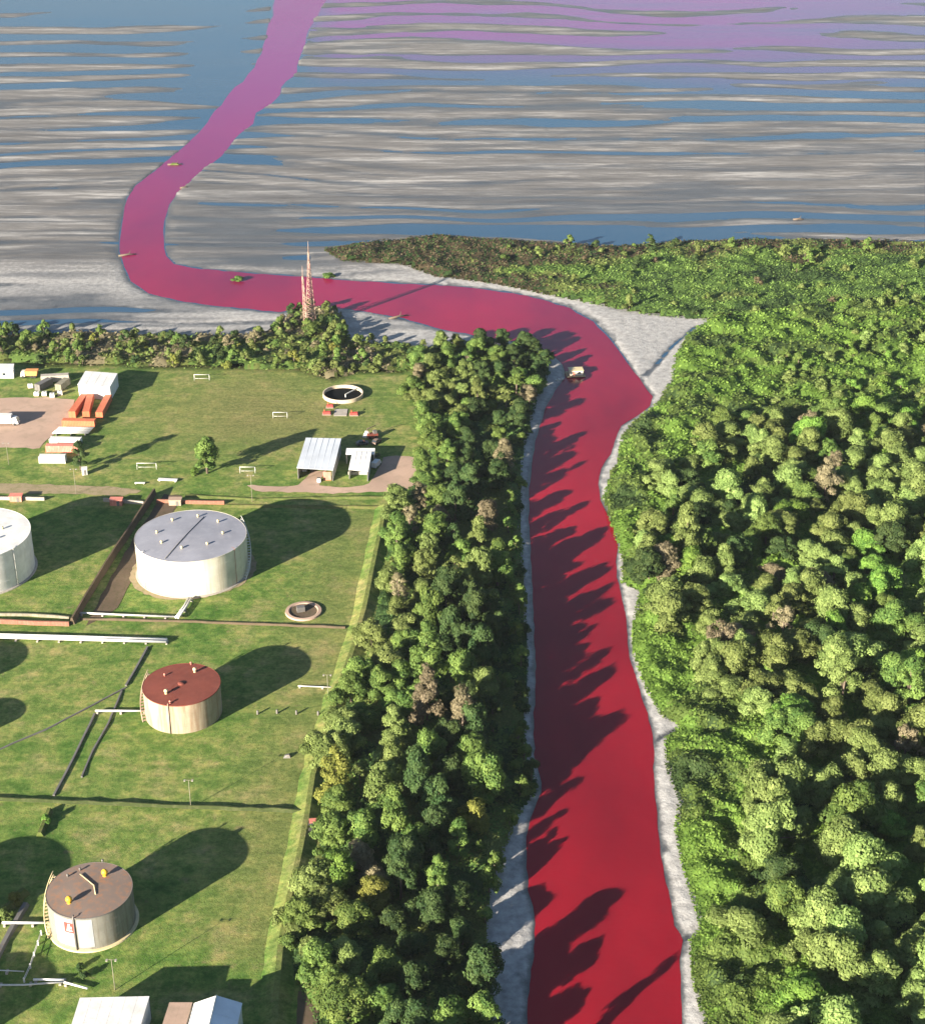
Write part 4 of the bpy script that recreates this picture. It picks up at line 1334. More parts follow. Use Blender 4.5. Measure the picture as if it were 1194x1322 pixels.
# raft on the river
p = G(742, 484, WL)
t = thing('raft', 'small cream cabin raft moored by the wooded bank', 'raft', (p.x, p.y, WL - 0.1), 0.1)
for k in range(6):
    MB().box((0, -2.4 + k * 0.96, 0.42), (7.2, 0.9, 0.18)).build('plank', M['plank'], t)
for s in (-2.0, 2.0):
    MB().tube([(-3.5, s, 0.1), (3.5, s, 0.1)], 0.34, 8).build('float', M['steel'], t)
MB().box((0.3, 0.1, 1.45), (5.0, 3.4, 1.85)).build('cabin', M['cream'], t)
MB().box((0.3, 0.1, 2.44), (5.5, 3.9, 0.12)).build('roof', M['pale_vent'], t)
MB().box((-0.6, -1.62, 1.3), (0.9, 0.06, 1.4)).build('door', M['salmon'], t)
MB().box((1.4, -1.62, 1.6), (1.1, 0.06, 0.7)).build('window', M['glass'], t)
p = G(722, 491, WL)
t = thing('rowing_boat', 'pale little boat drawn up beside the cabin raft', 'boat', (p.x, p.y, WL + 0.02), 0.5)
hull = [(-1.9, 0), (-1.5, 0.62), (0.4, 0.72), (1.5, 0.45), (2.2, 0), (1.5, -0.45), (0.4, -0.72), (-1.5, -0.62)]
MB().prism([(x * 0.85, y * 0.7, 0) for x, y in hull], [(x, y, 0.6) for x, y in hull]).build('hull', M['pipe'], t)
for x in (-0.8, 0.5):
    MB().box((x, 0, 0.66), (0.3, 1.1, 0.06)).build('thwart', M['plank'], t)


# ------------------------------------------------------------------ vegetation
def leaf_quads(P, Nn, size, rng, asp=0.62):
    n = len(P)
    r = rng.normal(size=(n, 3))
    t = np.cross(Nn, r)
    t /= np.linalg.norm(t, axis=1, keepdims=True) + 1e-9
    b_ = np.cross(Nn, t)
    s = np.asarray(size).reshape(-1, 1) * 0.5
    V = np.stack([P + t * s, P + b_ * s * asp, P - t * s, P - b_ * s * asp], 1).reshape(-1, 3)
    return V, np.arange(n * 4, dtype=np.int32).reshape(-1, 4)


def unit(a):
    return a / (np.linalg.norm(a, axis=1, keepdims=True) + 1e-9)


def crown_mesh(name, seed, Rr, H, base, ncl, crad, leaf, per, squash=0.8, prof=0.55, mat='green', lob=0.35):
    """Clumps of leaf-sized faces spread through the crown's volume; returns mesh and limb targets."""
    rng = np.random.default_rng(seed)
    lobes = rng.uniform(0, 6.28, 3)
    Ps, Ns, Ts, cents = [], [], [], []
    for k in range(ncl):
        a = rng.uniform(0, 6.283)
        u = math.sqrt(rng.uniform(0.0, 1.0))
        rr = Rr * (1 - lob * 0.5 + lob * 0.5 * (math.sin(2 * a + lobes[0]) * 0.6 + math.sin(3 * a + lobes[1]) * 0.5))
        z = base + (H - base) * ((1 - u ** 2.2) ** prof * rng.uniform(0.72, 1.02))
        if u > 0.6 and rng.random() < 0.45:
            z = base + (H - base) * rng.uniform(0.05, 0.55)
        cr = crad * (0.5 + 0.95 * rng.random() ** 1.4)
        c = np.array([math.cos(a) * u * rr * 0.86, math.sin(a) * u * rr * 0.86, max(z - cr * 0.6, cr * 0.4)])
        cents.append(c)
        n = int(per * (cr / crad) ** 2)
        d = unit(rng.normal(size=(n, 3)))
        d[:, 2] = np.where(d[:, 2] < -0.35, -d[:, 2], d[:, 2])
        sc = np.array([1, 1, squash]) * cr
        w_ = rng.uniform(2.6, 4.2, 3)
        f_ = rng.uniform(0, 6.28, 3)
        bump = (np.sin(d[:, 0] * w_[0] + f_[0]) * np.sin(d[:, 1] * w_[1] + f_[1]) + np.sin(d[:, 2] * w_[2] + f_[2]) * np.sin(d[:, 0] * 5.3 + f_[1]))[:, None]
        q = c + d * sc * (1 + 0.17 * bump) * rng.uniform(0.72, 1.06, (n, 1))
        nn = unit(d + rng.normal(size=(n, 3)) * 0.30 + np.array([0, 0, 0.15]))
        Ps.append(q)
        Ns.append(nn)
        tc = rng.uniform(0, 0.75)
        Ts.append(np.clip(tc + rng.uniform(-0.15, 0.3, n), 0, 1))
    P_, Nn, T = np.concatenate(Ps), np.concatenate(Ns), np.concatenate(Ts)
    V, Q = leaf_quads(P_, Nn, leaf * rng.uniform(0.7, 1.35, len(P_)), rng)
    me = raw_mesh(name, V, Q, None, M[mat], {'tint': np.repeat(T, 4)})
    return me, cents


def trunk_mesh(name, H, base, cents, seed, rad=0.28, mat='bark', nl=6, up=0.75):
    rng = random.Random(seed)
    m = MB()
    top = base + (H - base) * 0.45
    bx, by = rng.uniform(-0.4, 0.4), rng.uniform(-0.4, 0.4)
    m.tube([(0, 0, -0.3), (bx * 0.4, by * 0.4, top * 0.5), (bx, by, top)], [rad * 1.35, rad, rad * 0.6], 7)
    for c in rng.sample(cents, min(nl, len(cents))):
        z0 = top * rng.uniform(0.45, 0.95)
        s = (bx * z0 / top, by * z0 / top, z0)
        e = (c[0] * 0.9, c[1] * 0.9, max(c[2], z0 + 0.2))
        mid = ((s[0] + e[0]) / 2, (s[1] + e[1]) / 2, (s[2] * (1 - up) + e[2] * up))
        m.tube([s, mid, e], [rad * 0.5, rad * 0.33, rad * 0.12], 5)
    return m.mesh(name, M[mat])


KINDS = {}


def kind(key, n, **kw):
    KINDS[key] = []
    tr = dict(rad=kw.pop('rad', 0.28), nl=kw.pop('nl', 6), mat=kw.pop('bark', 'bark'))
    for i in range(n):
        sd = (sum(map(ord, key)) * 31 + i * 7) % 9973
        g = random.Random(sd)
        k2 = dict(kw)
        k2['Rr'] = kw['Rr'] * g.uniform(0.9, 1.1)
        k2['H'] = kw['H'] * g.uniform(0.9, 1.12)
        cm, ce = crown_mesh('crown', sd, **k2)
        tm = trunk_mesh('trunk', k2['H'], k2['base'], ce, sd, **tr)
        KINDS[key].append((cm, tm, k2['Rr'], k2['H']))


kind('lumpy', 7, Rr=7.0, H=10.5, base=1.6, ncl=52, crad=1.7, leaf=0.55, per=330, prof=0.5, lob=1.1)
kind('broad', 6, Rr=6.0, H=10.5, base=2.0, ncl=44, crad=1.55, leaf=0.52, per=300, prof=0.6, lob=1.0)
kind('tall', 5, Rr=4.0, H=13.5, base=3.0, ncl=30, crad=1.4, leaf=0.5, per=260, prof=0.8, lob=0.5)
kind('airy', 3, Rr=4.3, H=9.5, base=3.0, ncl=24, crad=0.95, leaf=0.42, per=110, prof=0.6, nl=12, rad=0.24, lob=0.7)
kind('dome', 2, Rr=5.4, H=8.0, base=1.2, ncl=60, crad=1.2, leaf=0.40, per=230, prof=0.5, lob=0.1)
kind('bush', 4, Rr=2.0, H=2.9, base=0.2, ncl=16, crad=0.72, leaf=0.40, per=110, prof=0.5, nl=3, rad=0.09, lob=0.5)
kind('small', 4, Rr=2.6, H=5.2, base=0.9, ncl=20, crad=0.85, leaf=0.42, per=130, prof=0.6, nl=4, rad=0.14, lob=0.5)

NT = 0


def plant(name, key, x, y, z, sc, mat, label, cat, group=None, rz=None, var=None, zs=1.0):
    global NT
    rng = random.Random(int(x * 131 + y * 977))
    cm, tm, r_, h_ = KINDS[key][rng.randrange(len(KINDS[key])) if var is None else var]
    t = thing(name, label, cat, (x, y, z), rng.uniform(0, 6.28) if rz is None else rz, group)
    t.scale = (sc, sc, sc * zs)
    for nm, me, mt in (('crown', cm, M[mat]), ('trunk', tm, None)):
        o = link(nm, me, t)
        if mt:
            o.material_slots[0].link = 'OBJECT'
            o.material_slots[0].material = mt
    NT += 1
    return t


def scatter(poly, spacing, seed, maxn, bounds=None, avoid=(), margin=0.0, view=(-90, 1290, -60, 1500), cond=None):
    """Loose even scatter inside an outline, nearest points of the view first."""
    rng = np.random.default_rng(seed)
    xs = [p[0] for p in poly]
    ys = [p[1] for p in poly]
    n = 22000
    X = rng.uniform(min(xs), max(xs), n)
    Y = rng.uniform(min(ys), max(ys), n)
    px, py = Pv(X, Y)
    ok = inside(X, Y, poly) & (px > view[0]) & (px < view[1]) & (py > view[2]) & (py < view[3])
    X, Y = X[ok], Y[ok]
    if margin:
        k = pdist(X, Y, poly) > margin
        X, Y = X[k], Y[k]
    out = []
    for x, y in zip(X, Y):
        r_ = spacing(x, y)
        if all((x - a) ** 2 + (y - b_) ** 2 > (0.5 * (r_ + c)) ** 2 for a, b_, c in out) and all((x - a) ** 2 + (y - b_) ** 2 > (0.5 * r_ + c) ** 2 for a, b_, c in avoid):
            out.append((x, y, r_))
            if len(out) >= maxn:
                break
    return out


COLWORD = {'olive': 'olive', 'green': 'green', 'bright': 'bright green', 'dark': 'dark green', 'yellow': 'yellowish', 'dry': 'dry greyish', 'pale': 'pale green', 'reed': 'rusty brown'}
FORM = {'lumpy': 'billowing', 'broad': 'broad', 'tall': 'tall', 'airy': 'thin-crowned', 'dome': 'domed', 'bush': 'low', 'small': 'small'}
SIZE = lambda s: 'small ' if s < 0.88 else ('large ' if s > 1.1 else '')


def where_left(px, py):
    rows_ = ((470, 'at the beach end'), (520, 'near the field basin'), (575, 'above the dirt lane'), (640, 'level with the dirt lane'), (690, 'above the cream tank'), (740, 'level with the cream tank'), (785, 'above the round pit'), (830, 'below the round pit'), (920, 'level with the rust-roofed tank'),
             (965, 'below the bollard row'), (1030, 'above the red tractor'), (1090, 'near the red tractor'), (1140, 'above the grey tank'), (1190, 'level with the grey tank'), (1260, 'below the grey tank'), (9999, 'level with the warehouses'))
    row = next(w_ for a, w_ in rows_ if py < a)
    edge = np.interp(py, [440, 560, 680, 830, 1020, 1180, 1400], [560, 552, 505, 478, 410, 396, 412])
    f = (px - edge) / (680 - edge)
    side = 'on the yard side' if f < 0.33 else ('mid belt' if f < 0.67 else 'on the river side')
    return row, side


def where_right(px, py):
    rows_ = ((430, 'by the mud spit'), (470, 'below the mud spit'), (515, 'inside the bend'), (565, 'below the bend'), (620, 'above the leafy bulge'), (680, 'by the leafy bulge'), (740, 'above the mud notch'), (800, 'by the mud notch'), (860, 'below the mud notch'),
             (915, 'above the creek mouth'), (970, 'by the creek mouth'), (1040, 'below the creek mouth'), (1110, 'above the wide bank'), (1180, 'by the wide bank'), (1250, 'below the wide bank'), (9999, 'by the lowest reach'))
    row = next(w_ for a, w_ in rows_ if py < a)
    d = px - np.interp(py, [410, 520, 640, 760, 940, 1200, 1322], [915, 846, 776, 800, 886, 903, 908])
    side = 'at the bank' if d < 70 else ('set back' if d < 190 else 'deep inside')
    return row, side


# single trees that stand out
AVOID = []


def special(name, key, px, py, sc, mat, label, zs=1.0, cat='tree', z=0.0, var=None):
    p = G(px, py)
    t = plant(name, key, p.x, p.y, z, sc, mat, label, cat, zs=zs, var=var)
    AVOID.append((p.x, p.y, 2.6 * sc))
    return t


special('field_tree', 'broad', 268, 611, 1.2, 'green', 'lone leafy green tree standing in the grass field', 1.0, var=2)
special('field_bush', 'bush', 252, 612, 0.9, 'bright', 'bright low bush at the foot of the lone field tree', 1.0, 'bush')
special('narrow_tree', 'tall', 105, 608, 0.82, 'dark', 'narrow dark tree beside the white kiosk and containers', 0.95)
special('lime_tree', 'broad', 440, 1152, 1.05, 'bright', 'vivid lime green tree by the brown clearing')
special('yellow_tree', 'broad', 612, 1075, 0.85, 'yellow', 'yellow crowned tree on the river side near the pale bank', 1.05)
special('yellow_tree', 'small', 614, 705, 1.1, 'yellow', 'round yellow-green tree among dark trees, level with the cream tank')
special('yellow_tree', 'small', 630, 790, 1.2, 'yellow', 'round yellow-green tree, level with the round pit')
special('lane_tree', 'small', 520, 648, 1.0, 'bright', 'bright small tree at the end of the pink dirt lane')
special('domed_tree', 'dome', 1008, 725, 1.15, 'dark', 'smooth dark domed tree deep in the far woods')
special('domed_tree', 'dome', 1168, 715, 1.0, 'green', 'smooth green domed tree east of the dark domed one')
special('beach_tree', 'dome', 405, 436, 0.95, 'green', 'round green tree at the foot of the radio masts', 0.95)
special('beach_tree', 'broad', 440, 440, 0.7, 'green', 'small green tree beside the radio masts on the beach')
for px, py, mt in ((530, 690, 'dry'), (516, 780, 'dry'), (542, 660, 'dry'), (1010, 830, 'dry'), (1075, 615, 'dry'), (1165, 985, 'dry'), (925, 850, 'dry'), (1040, 560, 'dry')):
    p = G(px, py)
    lab = 'half-bare greyish tree ' + (' '.join(where_left(px, py)) if px < 700 else ' '.join(where_right(px, py)))
    plant('dry_tree', 'airy', p.x, p.y, 0, 1.0 if px < 700 else 1.15, mt, lab, 'tree', 'half-bare greyish trees')
    AVOID.append((p.x, p.y, 2.6))
p = G(630, 1440)
plant('tall_tree', 'tall', p.x, p.y, 0, 0.72, 'green', 'tall slim tree below the frame whose shadow crosses the red water', 'tree', zs=1.75)

# tree belt between the tank yard and the river
rngL = random.Random(5)
for x, y, r_ in scatter(L_FOREST, lambda x, y: 6.2, 11, 215, avoid=AVOID, margin=0.2, view=(330, 760, 420, 1480)):
    px, py = (float(v) for v in Pv(x, y))
    edge = np.interp(py, [440, 560, 680, 830, 1020, 1180, 1400], [560, 552, 505, 478, 410, 396, 412])
    f = (px - edge) / (680 - edge)
    if f > 0.80 and py > 560:
        continue_low = True
    else:
        continue_low = False
    cl = float(fbm(np.array(x / 22.0), np.array(y / 22.0), 141, 2)) + rngL.uniform(-0.13, 0.13)
    if f < 0.35:
        mat = 'olive' if cl > 0.47 else 'green'
        if rngL.random() < 0.10:
            mat = rngL.choice(['dry', 'pale', 'yellow'])
    else:
        mat = 'olive' if cl > 0.63 else ('green' if cl > 0.49 else 'dark')
        if rngL.random() < 0.04:
            mat = 'dry'
    key = rngL.choices(['broad', 'tall', 'lumpy', 'airy'], [4, 1.2 if f > 0.3 else 0.5, 2.6, 0.8])[0]
    sc = rngL.uniform(0.82, 1.22) * (0.85 if py < 640 else 1.0)
    zs_ = rngL.uniform(0.72, 1.05) + 0.45 * math.exp(-((py - 900) / 230) ** 2) * (f > 0.35) * rngL.uniform(0.3, 1.2)
    if py < 640:
        zs_ = min(zs_, 0.95)
    if continue_low:
        key, sc, mat = 'small', rngL.uniform(0.8, 1.15), rngL.choice(['green', 'dark', 'green'])
    elif key == 'lumpy':
        sc *= 0.85
    row, side = where_left(px, py)
    lab = '%s%s %s tree %s %s' % (SIZE(sc), FORM[key], COLWORD[mat], side, row)
    plant('belt_tree', key, x, y, 0, sc, mat, lab, 'tree', 'trees of the belt, ' + row, zs=zs_)

# woods across the river: low green cover along the water, lumpy tall trees behind
rngR = random.Random(9)


def opencover(x, y):
    px, py = Pv(x, y)
    d = px - np.interp(py, [410, 520, 640, 760, 940, 1200, 1322], [915, 846, 776, 800, 886, 903, 908])
    w_ = np.interp(py, [410, 480, 560, 640, 760, 860, 960, 1100, 1200, 1322], [190, 150, 110, 60, 36, 40, 110, 60, 55, 75])
    return d < w_ * (0.55 + 0.9 * fbm(np.array(x / 14.0), np.array(y / 14.0), 91, 3))


nR = nS = 0
for x, y, r_ in scatter(R_FOREST, lambda x, y: 5.0 if y > 560 else 6.4, 21, 640, avoid=AVOID, margin=1.5, view=(760, 1330, 392, 1540)):
    px, py = (float(v) for v in Pv(x, y))
    if opencover(x, y):
        continue
    if nR > 292:
        break
    if py < 545:
        if nS < 130:
            row, side = where_right(px, py)
            mat = rngR.choices(['green', 'bright', 'pale', 'olive'], [4, 2, 2, 1])[0]
            sc = rngR.uniform(0.8, 1.35)
            plant('woodland_shrub', 'small', x, y, 0, sc, mat, '%sbushy %s young tree %s %s' % (SIZE(sc), COLWORD[mat], side, row), 'young tree', 'young trees of the far woods, ' + row, zs=0.8)
            nS += 1
        continue
    if px > 1240 and rngR.random() < 0.5:
        continue
    cl = float(fbm(np.array(x / 26.0), np.array(y / 26.0), 151, 2)) + rngR.uniform(-0.14, 0.14)
    mat = 'pale' if cl > 0.47 else ('green' if cl > 0.40 else 'olive')
    if rngR.random() < 0.12:
        mat = rngR.choice(['dark', 'bright', 'dry', 'bright', 'dark'])
    if py < 560:
        mat = 'bright' if cl > 0.5 else 'green'
    key = rngR.choices(['lumpy', 'broad', 'tall'], [6, 2, 0.8])[0]
    sc = rngR.uniform(0.80, 1.36) * (1.08 if py > 850 else 1.0)
    row, side = where_right(px, py)
    lab = '%s%s %s tree %s %s' % (SIZE(sc), FORM[key], COLWORD[mat], side, row)
    plant('woodland_tree', key, x, y, 0, sc, mat, lab, 'tree', 'trees of the woods across the river, ' + row, zs=rngR.uniform(0.58, 1.08))
    nR += 1

# bushes: hedge at the field's end, marsh edge, river banks, embankment
rngB = random.Random(15)


def bushes(poly, sp, seed, maxn, mats, keys, where, view, smin=0.7, smax=1.25, margin=0.5):
    for x, y, r_ in scatter(poly, lambda x, y: sp, seed, maxn, margin=margin, view=view, avoid=AVOID):
        px, py = (float(v) for v in Pv(x, y))
        mat = rngB.choices([m_[0] for m_ in mats], [m_[1] for m_ in mats])[0]
        key = rngB.choice(keys)
        sc = rngB.uniform(smin, smax)
        wz = where(px, py)
        lab = '%s%s %s bush %s' % (SIZE(sc) if key != 'small' else '', FORM[key], COLWORD[mat], wz)
        plant('bush', key, x, y, 0, sc, mat, lab, 'bush', 'bushes ' + wz)


bushes(HEDGE, 3.6, 31, 150, [('olive', 4), ('green', 3), ('dry', 1.2), ('yellow', 0.35), ('dark', 1.2)], ['small', 'bush', 'small'],
       lambda px, py: 'in the hedge behind ' + ('the white cabin' if px < 60 else 'the white hall' if px < 170 else 'the field goal' if px < 300 else 'the open grass' if px < 380 else 'the radio masts' if px < 430 else 'the ring basin wall' if px < 470 else 'the ring basin'), (-60, 600, 390, 500), 0.8, 1.3)
bushes(MARSH, 7.0, 33, 70, [('green', 3), ('olive', 2.0), ('reed', 1.2), ('dark', 1.5)], ['bush', 'bush', 'small'],
       lambda px, py: 'on the reed shore ' + ('facing the radio masts' if px < 640 else 'above the mud spit' if px < 900 else 'above the woods'), (640, 1260, 316, 420), 0.8, 1.3)
bushes(L_FOREST, 5.2, 35, 80, [('green', 4), ('dark', 4), ('olive', 1)], ['bush'], lambda px, py: 'in the belt ' + where_left(px, py)[0], (600, 720, 440, 1400), 0.8, 1.3, 0.3)
for px, py, sc, mt, wz in ((362, 1190, 1.3, 'olive', 'on the embankment by the belt'), (384, 1205, 1.5, 'olive', 'on the embankment by the belt'), (372, 1222, 1.2, 'green', 'on the embankment by the belt'),
                           (400, 1232, 1.5, 'olive', 'on the embankment by the belt'), (418, 1140, 1.0, 'bright', 'on the embankment by the belt'), (396, 1270, 1.1, 'olive', 'on the embankment by the belt'),
                           (20, 1165, 1.0, 'yellow', 'on the bank beside the grey tank'), (8, 1185, 0.9, 'olive', 'on the bank beside the grey tank'), (60, 1062, 0.8, 'bright', 'on the hedge bank by tank shadow'),
                           (110, 1262, 0.6, 'dark', 'between grey tank and white warehouse'), (104, 1250, 0.5, 'dark', 'between grey tank and white warehouse')):
    p = G(px, py)
    plant('bush', 'bush', p.x, p.y, 0, sc, mt, '%slow %s bush %s' % (SIZE(sc), COLWORD[mt], wz), 'bush', 'bushes ' + wz)
# green tufts in the river
for px, py, sc, lab in ((307, 362, 1.5, 'green islet of weed in the red channel near the beach'), (425, 358, 1.6, 'green bush at the waterline opposite the radio masts')):
    p = G(px, py, WL)
    plant('reed_islet', 'bush', p.x, p.y, WL - 0.2, sc, 'green', lab, 'islet', zs=0.55)
for px, py, a, L, lab in ((226, 213, 0.1, 7.5, 'brown drift log with weeds in the magenta channel'), (165, 330, 0.35, 8.0, 'dark drift log at the outer bend of the channel'), (515, 410, 0.5, 9.0, 'grey drift log on the beach by the red water'),
                          (1030, 284, 0.1, 5.0, 'dark snag alone on the mudflat'), (238, 243, 0.4, 4.0, 'small drift log on the inner bend')):
    p = G(px, py, WL)
    t = thing('drift_log', lab, 'log', (p.x, p.y, WL + 0.15), a)
    MB().tube([(-L / 2, 0, 0.1), (0, 0.3, 0.35), (L / 2, -0.2, 0.2)], [0.5, 0.42, 0.2], 7).build('stem', M['bark'], t)
    MB().tube([(0.5, 0.2, 0.35), (1.4, 1.2, 0.9), (1.8, 1.7, 1.8)], [0.22, 0.15, 0.06], 5).build('branch', M['bark'], t)
    if py == 213:
        MB().prism([(-2.6, -0.9, 0), (2.2, -1.1, 0), (2.6, 0.8, 0), (-2.2, 1.2, 0)], [(-1.6, -0.4, 0.8), (1.4, -0.5, 0.7), (1.5, 0.4, 0.9), (-1.4, 0.6, 1.0)]).build('weed_mat', M['embank_green'], t)

# two lattice radio masts on the beach
def mast(label, px, py, H, wb, wt, ns, lean=0.0):
    p = G(px, py)
    t = thing('radio_mast', label, 'mast', (p.x, p.y, 0), 0.3)

    def leg(k, f):
        w_ = wb * (1 - f) ** 1.35 + wt
        a = k * 2 * math.pi / 3 + 0.5
        return Vector((w_ * 0.58 * math.cos(a) + lean * f, w_ * 0.58 * math.sin(a), H * f))
    for s_ in range(ns):
        f0, f1 = s_ / ns, (s_ + 1) / ns
        m = MB()
        for k in range(3):
            m.tube([leg(k, f0), leg(k, f1)], 0.20 - 0.09 * f0, 5)
            for q in range(2):
                g0, g1 = f0 + (f1 - f0) * q / 2, f0 + (f1 - f0) * (q + 1) / 2
                m.tube([leg(k, g0), leg((k + 1) % 3, g1)], 0.10, 4)
                m.tube([leg(k, g1), leg((k + 1) % 3, g1)], 0.08, 4)
        m.build('lattice_section', M['mast_red'] if s_ % 2 == 0 else M['deadwood'], t)
    m = MB().tube([leg(0, 1.0) * 0.5 + leg(1, 1.0) * 0.5, Vector((lean, 0, H * 1.0 + 4.5))], [0.16, 0.05], 5)
    m.build('antenna', M['deadwood'], t)
    for a in (0.5, 2.6, 4.7):
        MB().box((wb * 0.58 * math.cos(a), wb * 0.58 * math.sin(a), 0.2), (0.9, 0.9, 0.5)).build('footing', M['concrete'], t)
    return t


mast('taller pinkish lattice radio mast by the red river', 402.5, 420, 31.0, 4.2, 0.5, 8)
mast('shorter pinkish lattice radio mast beside the taller one', 396.5, 424, 22.0, 1.6, 0.6, 6, -0.8)
p = G(363, 424)
tag(MB().prism([(-3.4, -3, 0), (3.6, -2.8, 0), (3, 3, 0), (-3, 3.2, 0)], [(-1.2, -1.6, 1.2), (2.6, -1.2, 2.6), (2.2, 1.6, 2.9), (-0.6, 1.8, 1.6)]).build('sand_mound', M['track'], None, (p.x, p.y, -0.1)), 'tan earth mound on the beach beside the green tree', 'mound')


# low cover that nobody could count
def cover(name, poly, px_step, hfun, cols, seed, leaf_px=3.0, dens=1.0, view=(-60, 1300, 290, 1460), taper=5.0, drop=None):
    """Leafy ground cover: one bumpy skin of leaf-sized faces. Faces grow with distance from the coast."""
    rng = np.random.default_rng(seed)
    x0, x1, y0, y1 = view
    n = int((x1 - x0) * (y1 - y0) * dens / (px_step ** 2))
    PX = rng.uniform(x0, x1, n)
    PY = rng.uniform(y0, y1, n)
    X, Y = Gv(PX, PY)
    ok = inside(X, Y, poly)
    X, Y, PX, PY = X[ok], Y[ok], PX[ok], PY[ok]
    s = pdist(X, Y, poly)
    tp = sst(0.2, taper, s)
    if drop is not None:
        k = drop(X, Y)
        X, Y, PX, PY, tp = X[k], Y[k], PX[k], PY[k], tp[k]
    e = 0.35
    Z = hfun(X, Y) * tp
    gx = (hfun(X + e, Y) * tp - Z) / e
    gy = (hfun(X, Y + e) * tp - Z) / e
    Nn = unit(np.stack([-gx, -gy, np.ones_like(gx)], 1) + rng.normal(size=(len(X), 3)) * 0.28)
    mpp = np.hypot(Y, CAM_H) / FPX
    V, Q = leaf_quads(np.stack([X, Y, Z + 0.1 + rng.uniform(0, 0.25, len(X)) * tp], 1), Nn, mpp * leaf_px * rng.uniform(0.7, 1.4, len(X)), rng, 0.7)
    groups = cols(X, Y, rng)
    cx, cy = np.arange(x0, x1, 4.0), np.arange(y0, y1, 3.0)
    GX, GY = Gv(*np.meshgrid(cx, cy))
    g_in = inside(GX, GY, poly)
    gs = np.where(g_in, pdist(GX, GY, poly), 0)
    GZ = hfun(GX, GY) * sst(0.2, taper, gs) - 0.12
    ii = np.arange(GX.size).reshape(GX.shape)
    GQ = np.stack([ii[1:, :-1], ii[1:, 1:], ii[:-1, 1:], ii[:-1, :-1]], -1).reshape(-1, 4)
    cell = (g_in[1:, :-1] & g_in[1:, 1:] & g_in[:-1, 1:] & g_in[:-1, :-1]).reshape(-1)
    if drop is not None:
        cell &= drop(GX, GY)[1:, 1:].reshape(-1)
    cg = cols(GX.ravel(), GY.ravel(), rng)[ii[1:, 1:].reshape(-1)]
    GV = np.stack([GX, GY, GZ], -1).reshape(-1, 3)
    for i, (nm, mt) in enumerate(name):
        k = groups == i
        if not k.any():
            continue
        sel = np.repeat(k, 4)
        VV = V[sel]
        tint = np.clip(0.5 * rng.random(k.sum()) + 0.9 * (fbm(X[k] / 3.0, Y[k] / 3.0, 7, 3) - 0.22), 0, 1)
        used, inv = np.unique(GQ[cell & (cg == i)], return_inverse=True)
        QQ = np.concatenate([np.arange(len(VV), dtype=np.int32).reshape(-1, 4), inv.reshape(-1, 4) + len(VV)])
        me = raw_mesh(nm, np.concatenate([VV, GV[used]]), QQ, None, M[mt], {'tint': np.concatenate([np.repeat(tint, 4), np.full(len(used), 0.3)])})
        tag(link(nm, me), kind='stuff')


def hump(X, Y, a, sc, seed):
    v = fbm(X / sc, Y / sc, seed, 3)
    w_ = vnoise(X / (sc * 0.28), Y / (sc * 0.28), seed + 5)
    w2_ = vnoise(X / (sc * 0.12), Y / (sc * 0.12), seed + 6)
    return a * (sst(0.25, 0.75, v) * 0.75 + 0.28 * w_ + 0.14 * w2_)


def rcols(X, Y, rng):
    v = fbm(X / 13, Y / 13, 55, 4) + 0.12 * (rng.random(len(X)) - 0.5)
    return np.where(v > 0.47, 1, np.where(v < 0.30, 2, 0))


cover([('undergrowth_foliage', 'green'), ('undergrowth_foliage', 'bright'), ('undergrowth_foliage', 'dark')], R_FOREST, 1.55, lambda X, Y: hump(X, Y, 3.4, 7.0, 101), rcols, 41, 3.6, 0.75, (760, 1330, 380, 1700))


def mcols(X, Y, rng):
    px, py = Pv(X, Y)
    v = 0.9 * sst(900, 480, px + 170 * (fbm(X / 30, Y / 30, 57, 3) - 0.5)) + sst(352, 310, py + 18 * (fbm(X / 20, Y / 20, 62, 3) - 0.5)) * 0.85 + 1.5 * (fbm(X / 22, Y / 12, 58, 3) - 0.45) + 0.25 * (rng.random(len(X)) - 0.5)
    return np.where(v > 0.66, np.where(rng.random(len(X)) < 0.62, 1, 3), np.where(v > 0.42, 2, np.where(v < -0.12, 3, 0)))


cover([('shore_vegetation', 'green'), ('shore_reeds_foliage', 'reed'), ('shore_vegetation', 'olive'), ('shore_vegetation', 'dark')], MARSH, 1.5, lambda X, Y: hump(X, Y, 1.9, 6.0, 111), mcols, 43, 2.7, 1.25, (400, 1330, 300, 420), taper=4)


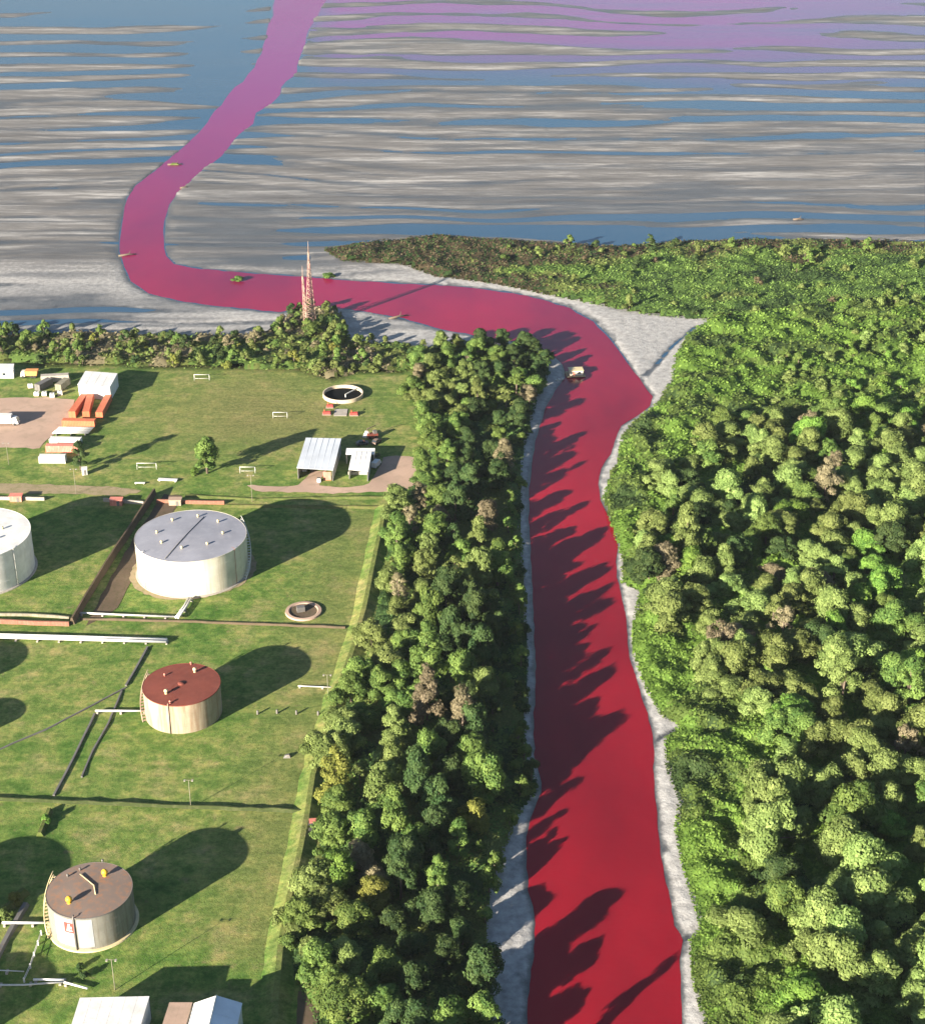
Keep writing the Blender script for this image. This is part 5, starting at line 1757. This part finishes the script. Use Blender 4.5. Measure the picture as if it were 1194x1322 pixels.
def lcols(X, Y, rng):
    v = fbm(X / 11, Y / 11, 59, 4) + 0.14 * (rng.random(len(X)) - 0.5)
    return np.where(v > 0.56, 1, np.where(v < 0.46, 2, 0))


cover([('undergrowth_foliage', 'green'), ('undergrowth_foliage', 'olive'), ('undergrowth_foliage', 'dark')], L_FOREST, 1.7, lambda X, Y: hump(X, Y, 1.7, 6.0, 121), lcols, 45, 3.4, 0.7, (360, 760, 430, 1700), taper=3)
def hcols(X, Y, rng):
    v = fbm(X / 14, Y / 14, 60, 4) + 0.14 * (rng.random(len(X)) - 0.5)
    return np.where(v > 0.58, 2, np.where(v < 0.42, 0, 1))


cover([('hedge_foliage', 'green'), ('hedge_foliage', 'olive'), ('hedge_foliage', 'dry')], HEDGE, 1.7, lambda X, Y: hump(X, Y, 2.6, 6.0, 131), hcols, 47, 3.4, 0.9, (-40, 580, 396, 500), taper=3)


# ------------------------------------------------------------------ air
m, t_ = newmat('haze_air')
pv = N(t_, 'ShaderNodeVolumePrincipled')
pv.inputs['Color'].default_value = (0.80, 0.88, 1.0, 1)
pv.inputs['Density'].default_value = 0.00003
pv.inputs['Anisotropy'].default_value = 0.2
ov = N(t_, 'ShaderNodeOutputMaterial')
t_.links.new(pv.outputs[0], ov.inputs['Volume'])
tag(MB().box((0, 20000 - 500, 121.5), (30000, 41000, 251)).build('haze', m), kind='stuff')


# labels of look-alikes that stand in one row say their order from the water or from the west
by = {}
for o in S.objects:
    if o.get('group') and o.get('label') and o.get('category') in ('tree', 'young tree', 'bush'):
        by.setdefault((o['group'], o['label']), []).append(o)
for (g, lab), v in by.items():
    if 1 < len(v) <= 12:
        belt = 'belt' in g
        v.sort(key=lambda o: -o.location.x if belt else o.location.x)
        for o, w_ in zip(v, ('first', 'second', 'third', 'fourth', 'fifth', 'sixth', 'seventh', 'eighth', 'ninth', 'tenth', 'eleventh', 'twelfth')):
            o['label'] = lab + ', ' + w_ + (' from the water' if len(lab.split()) <= 12 else ' from water')
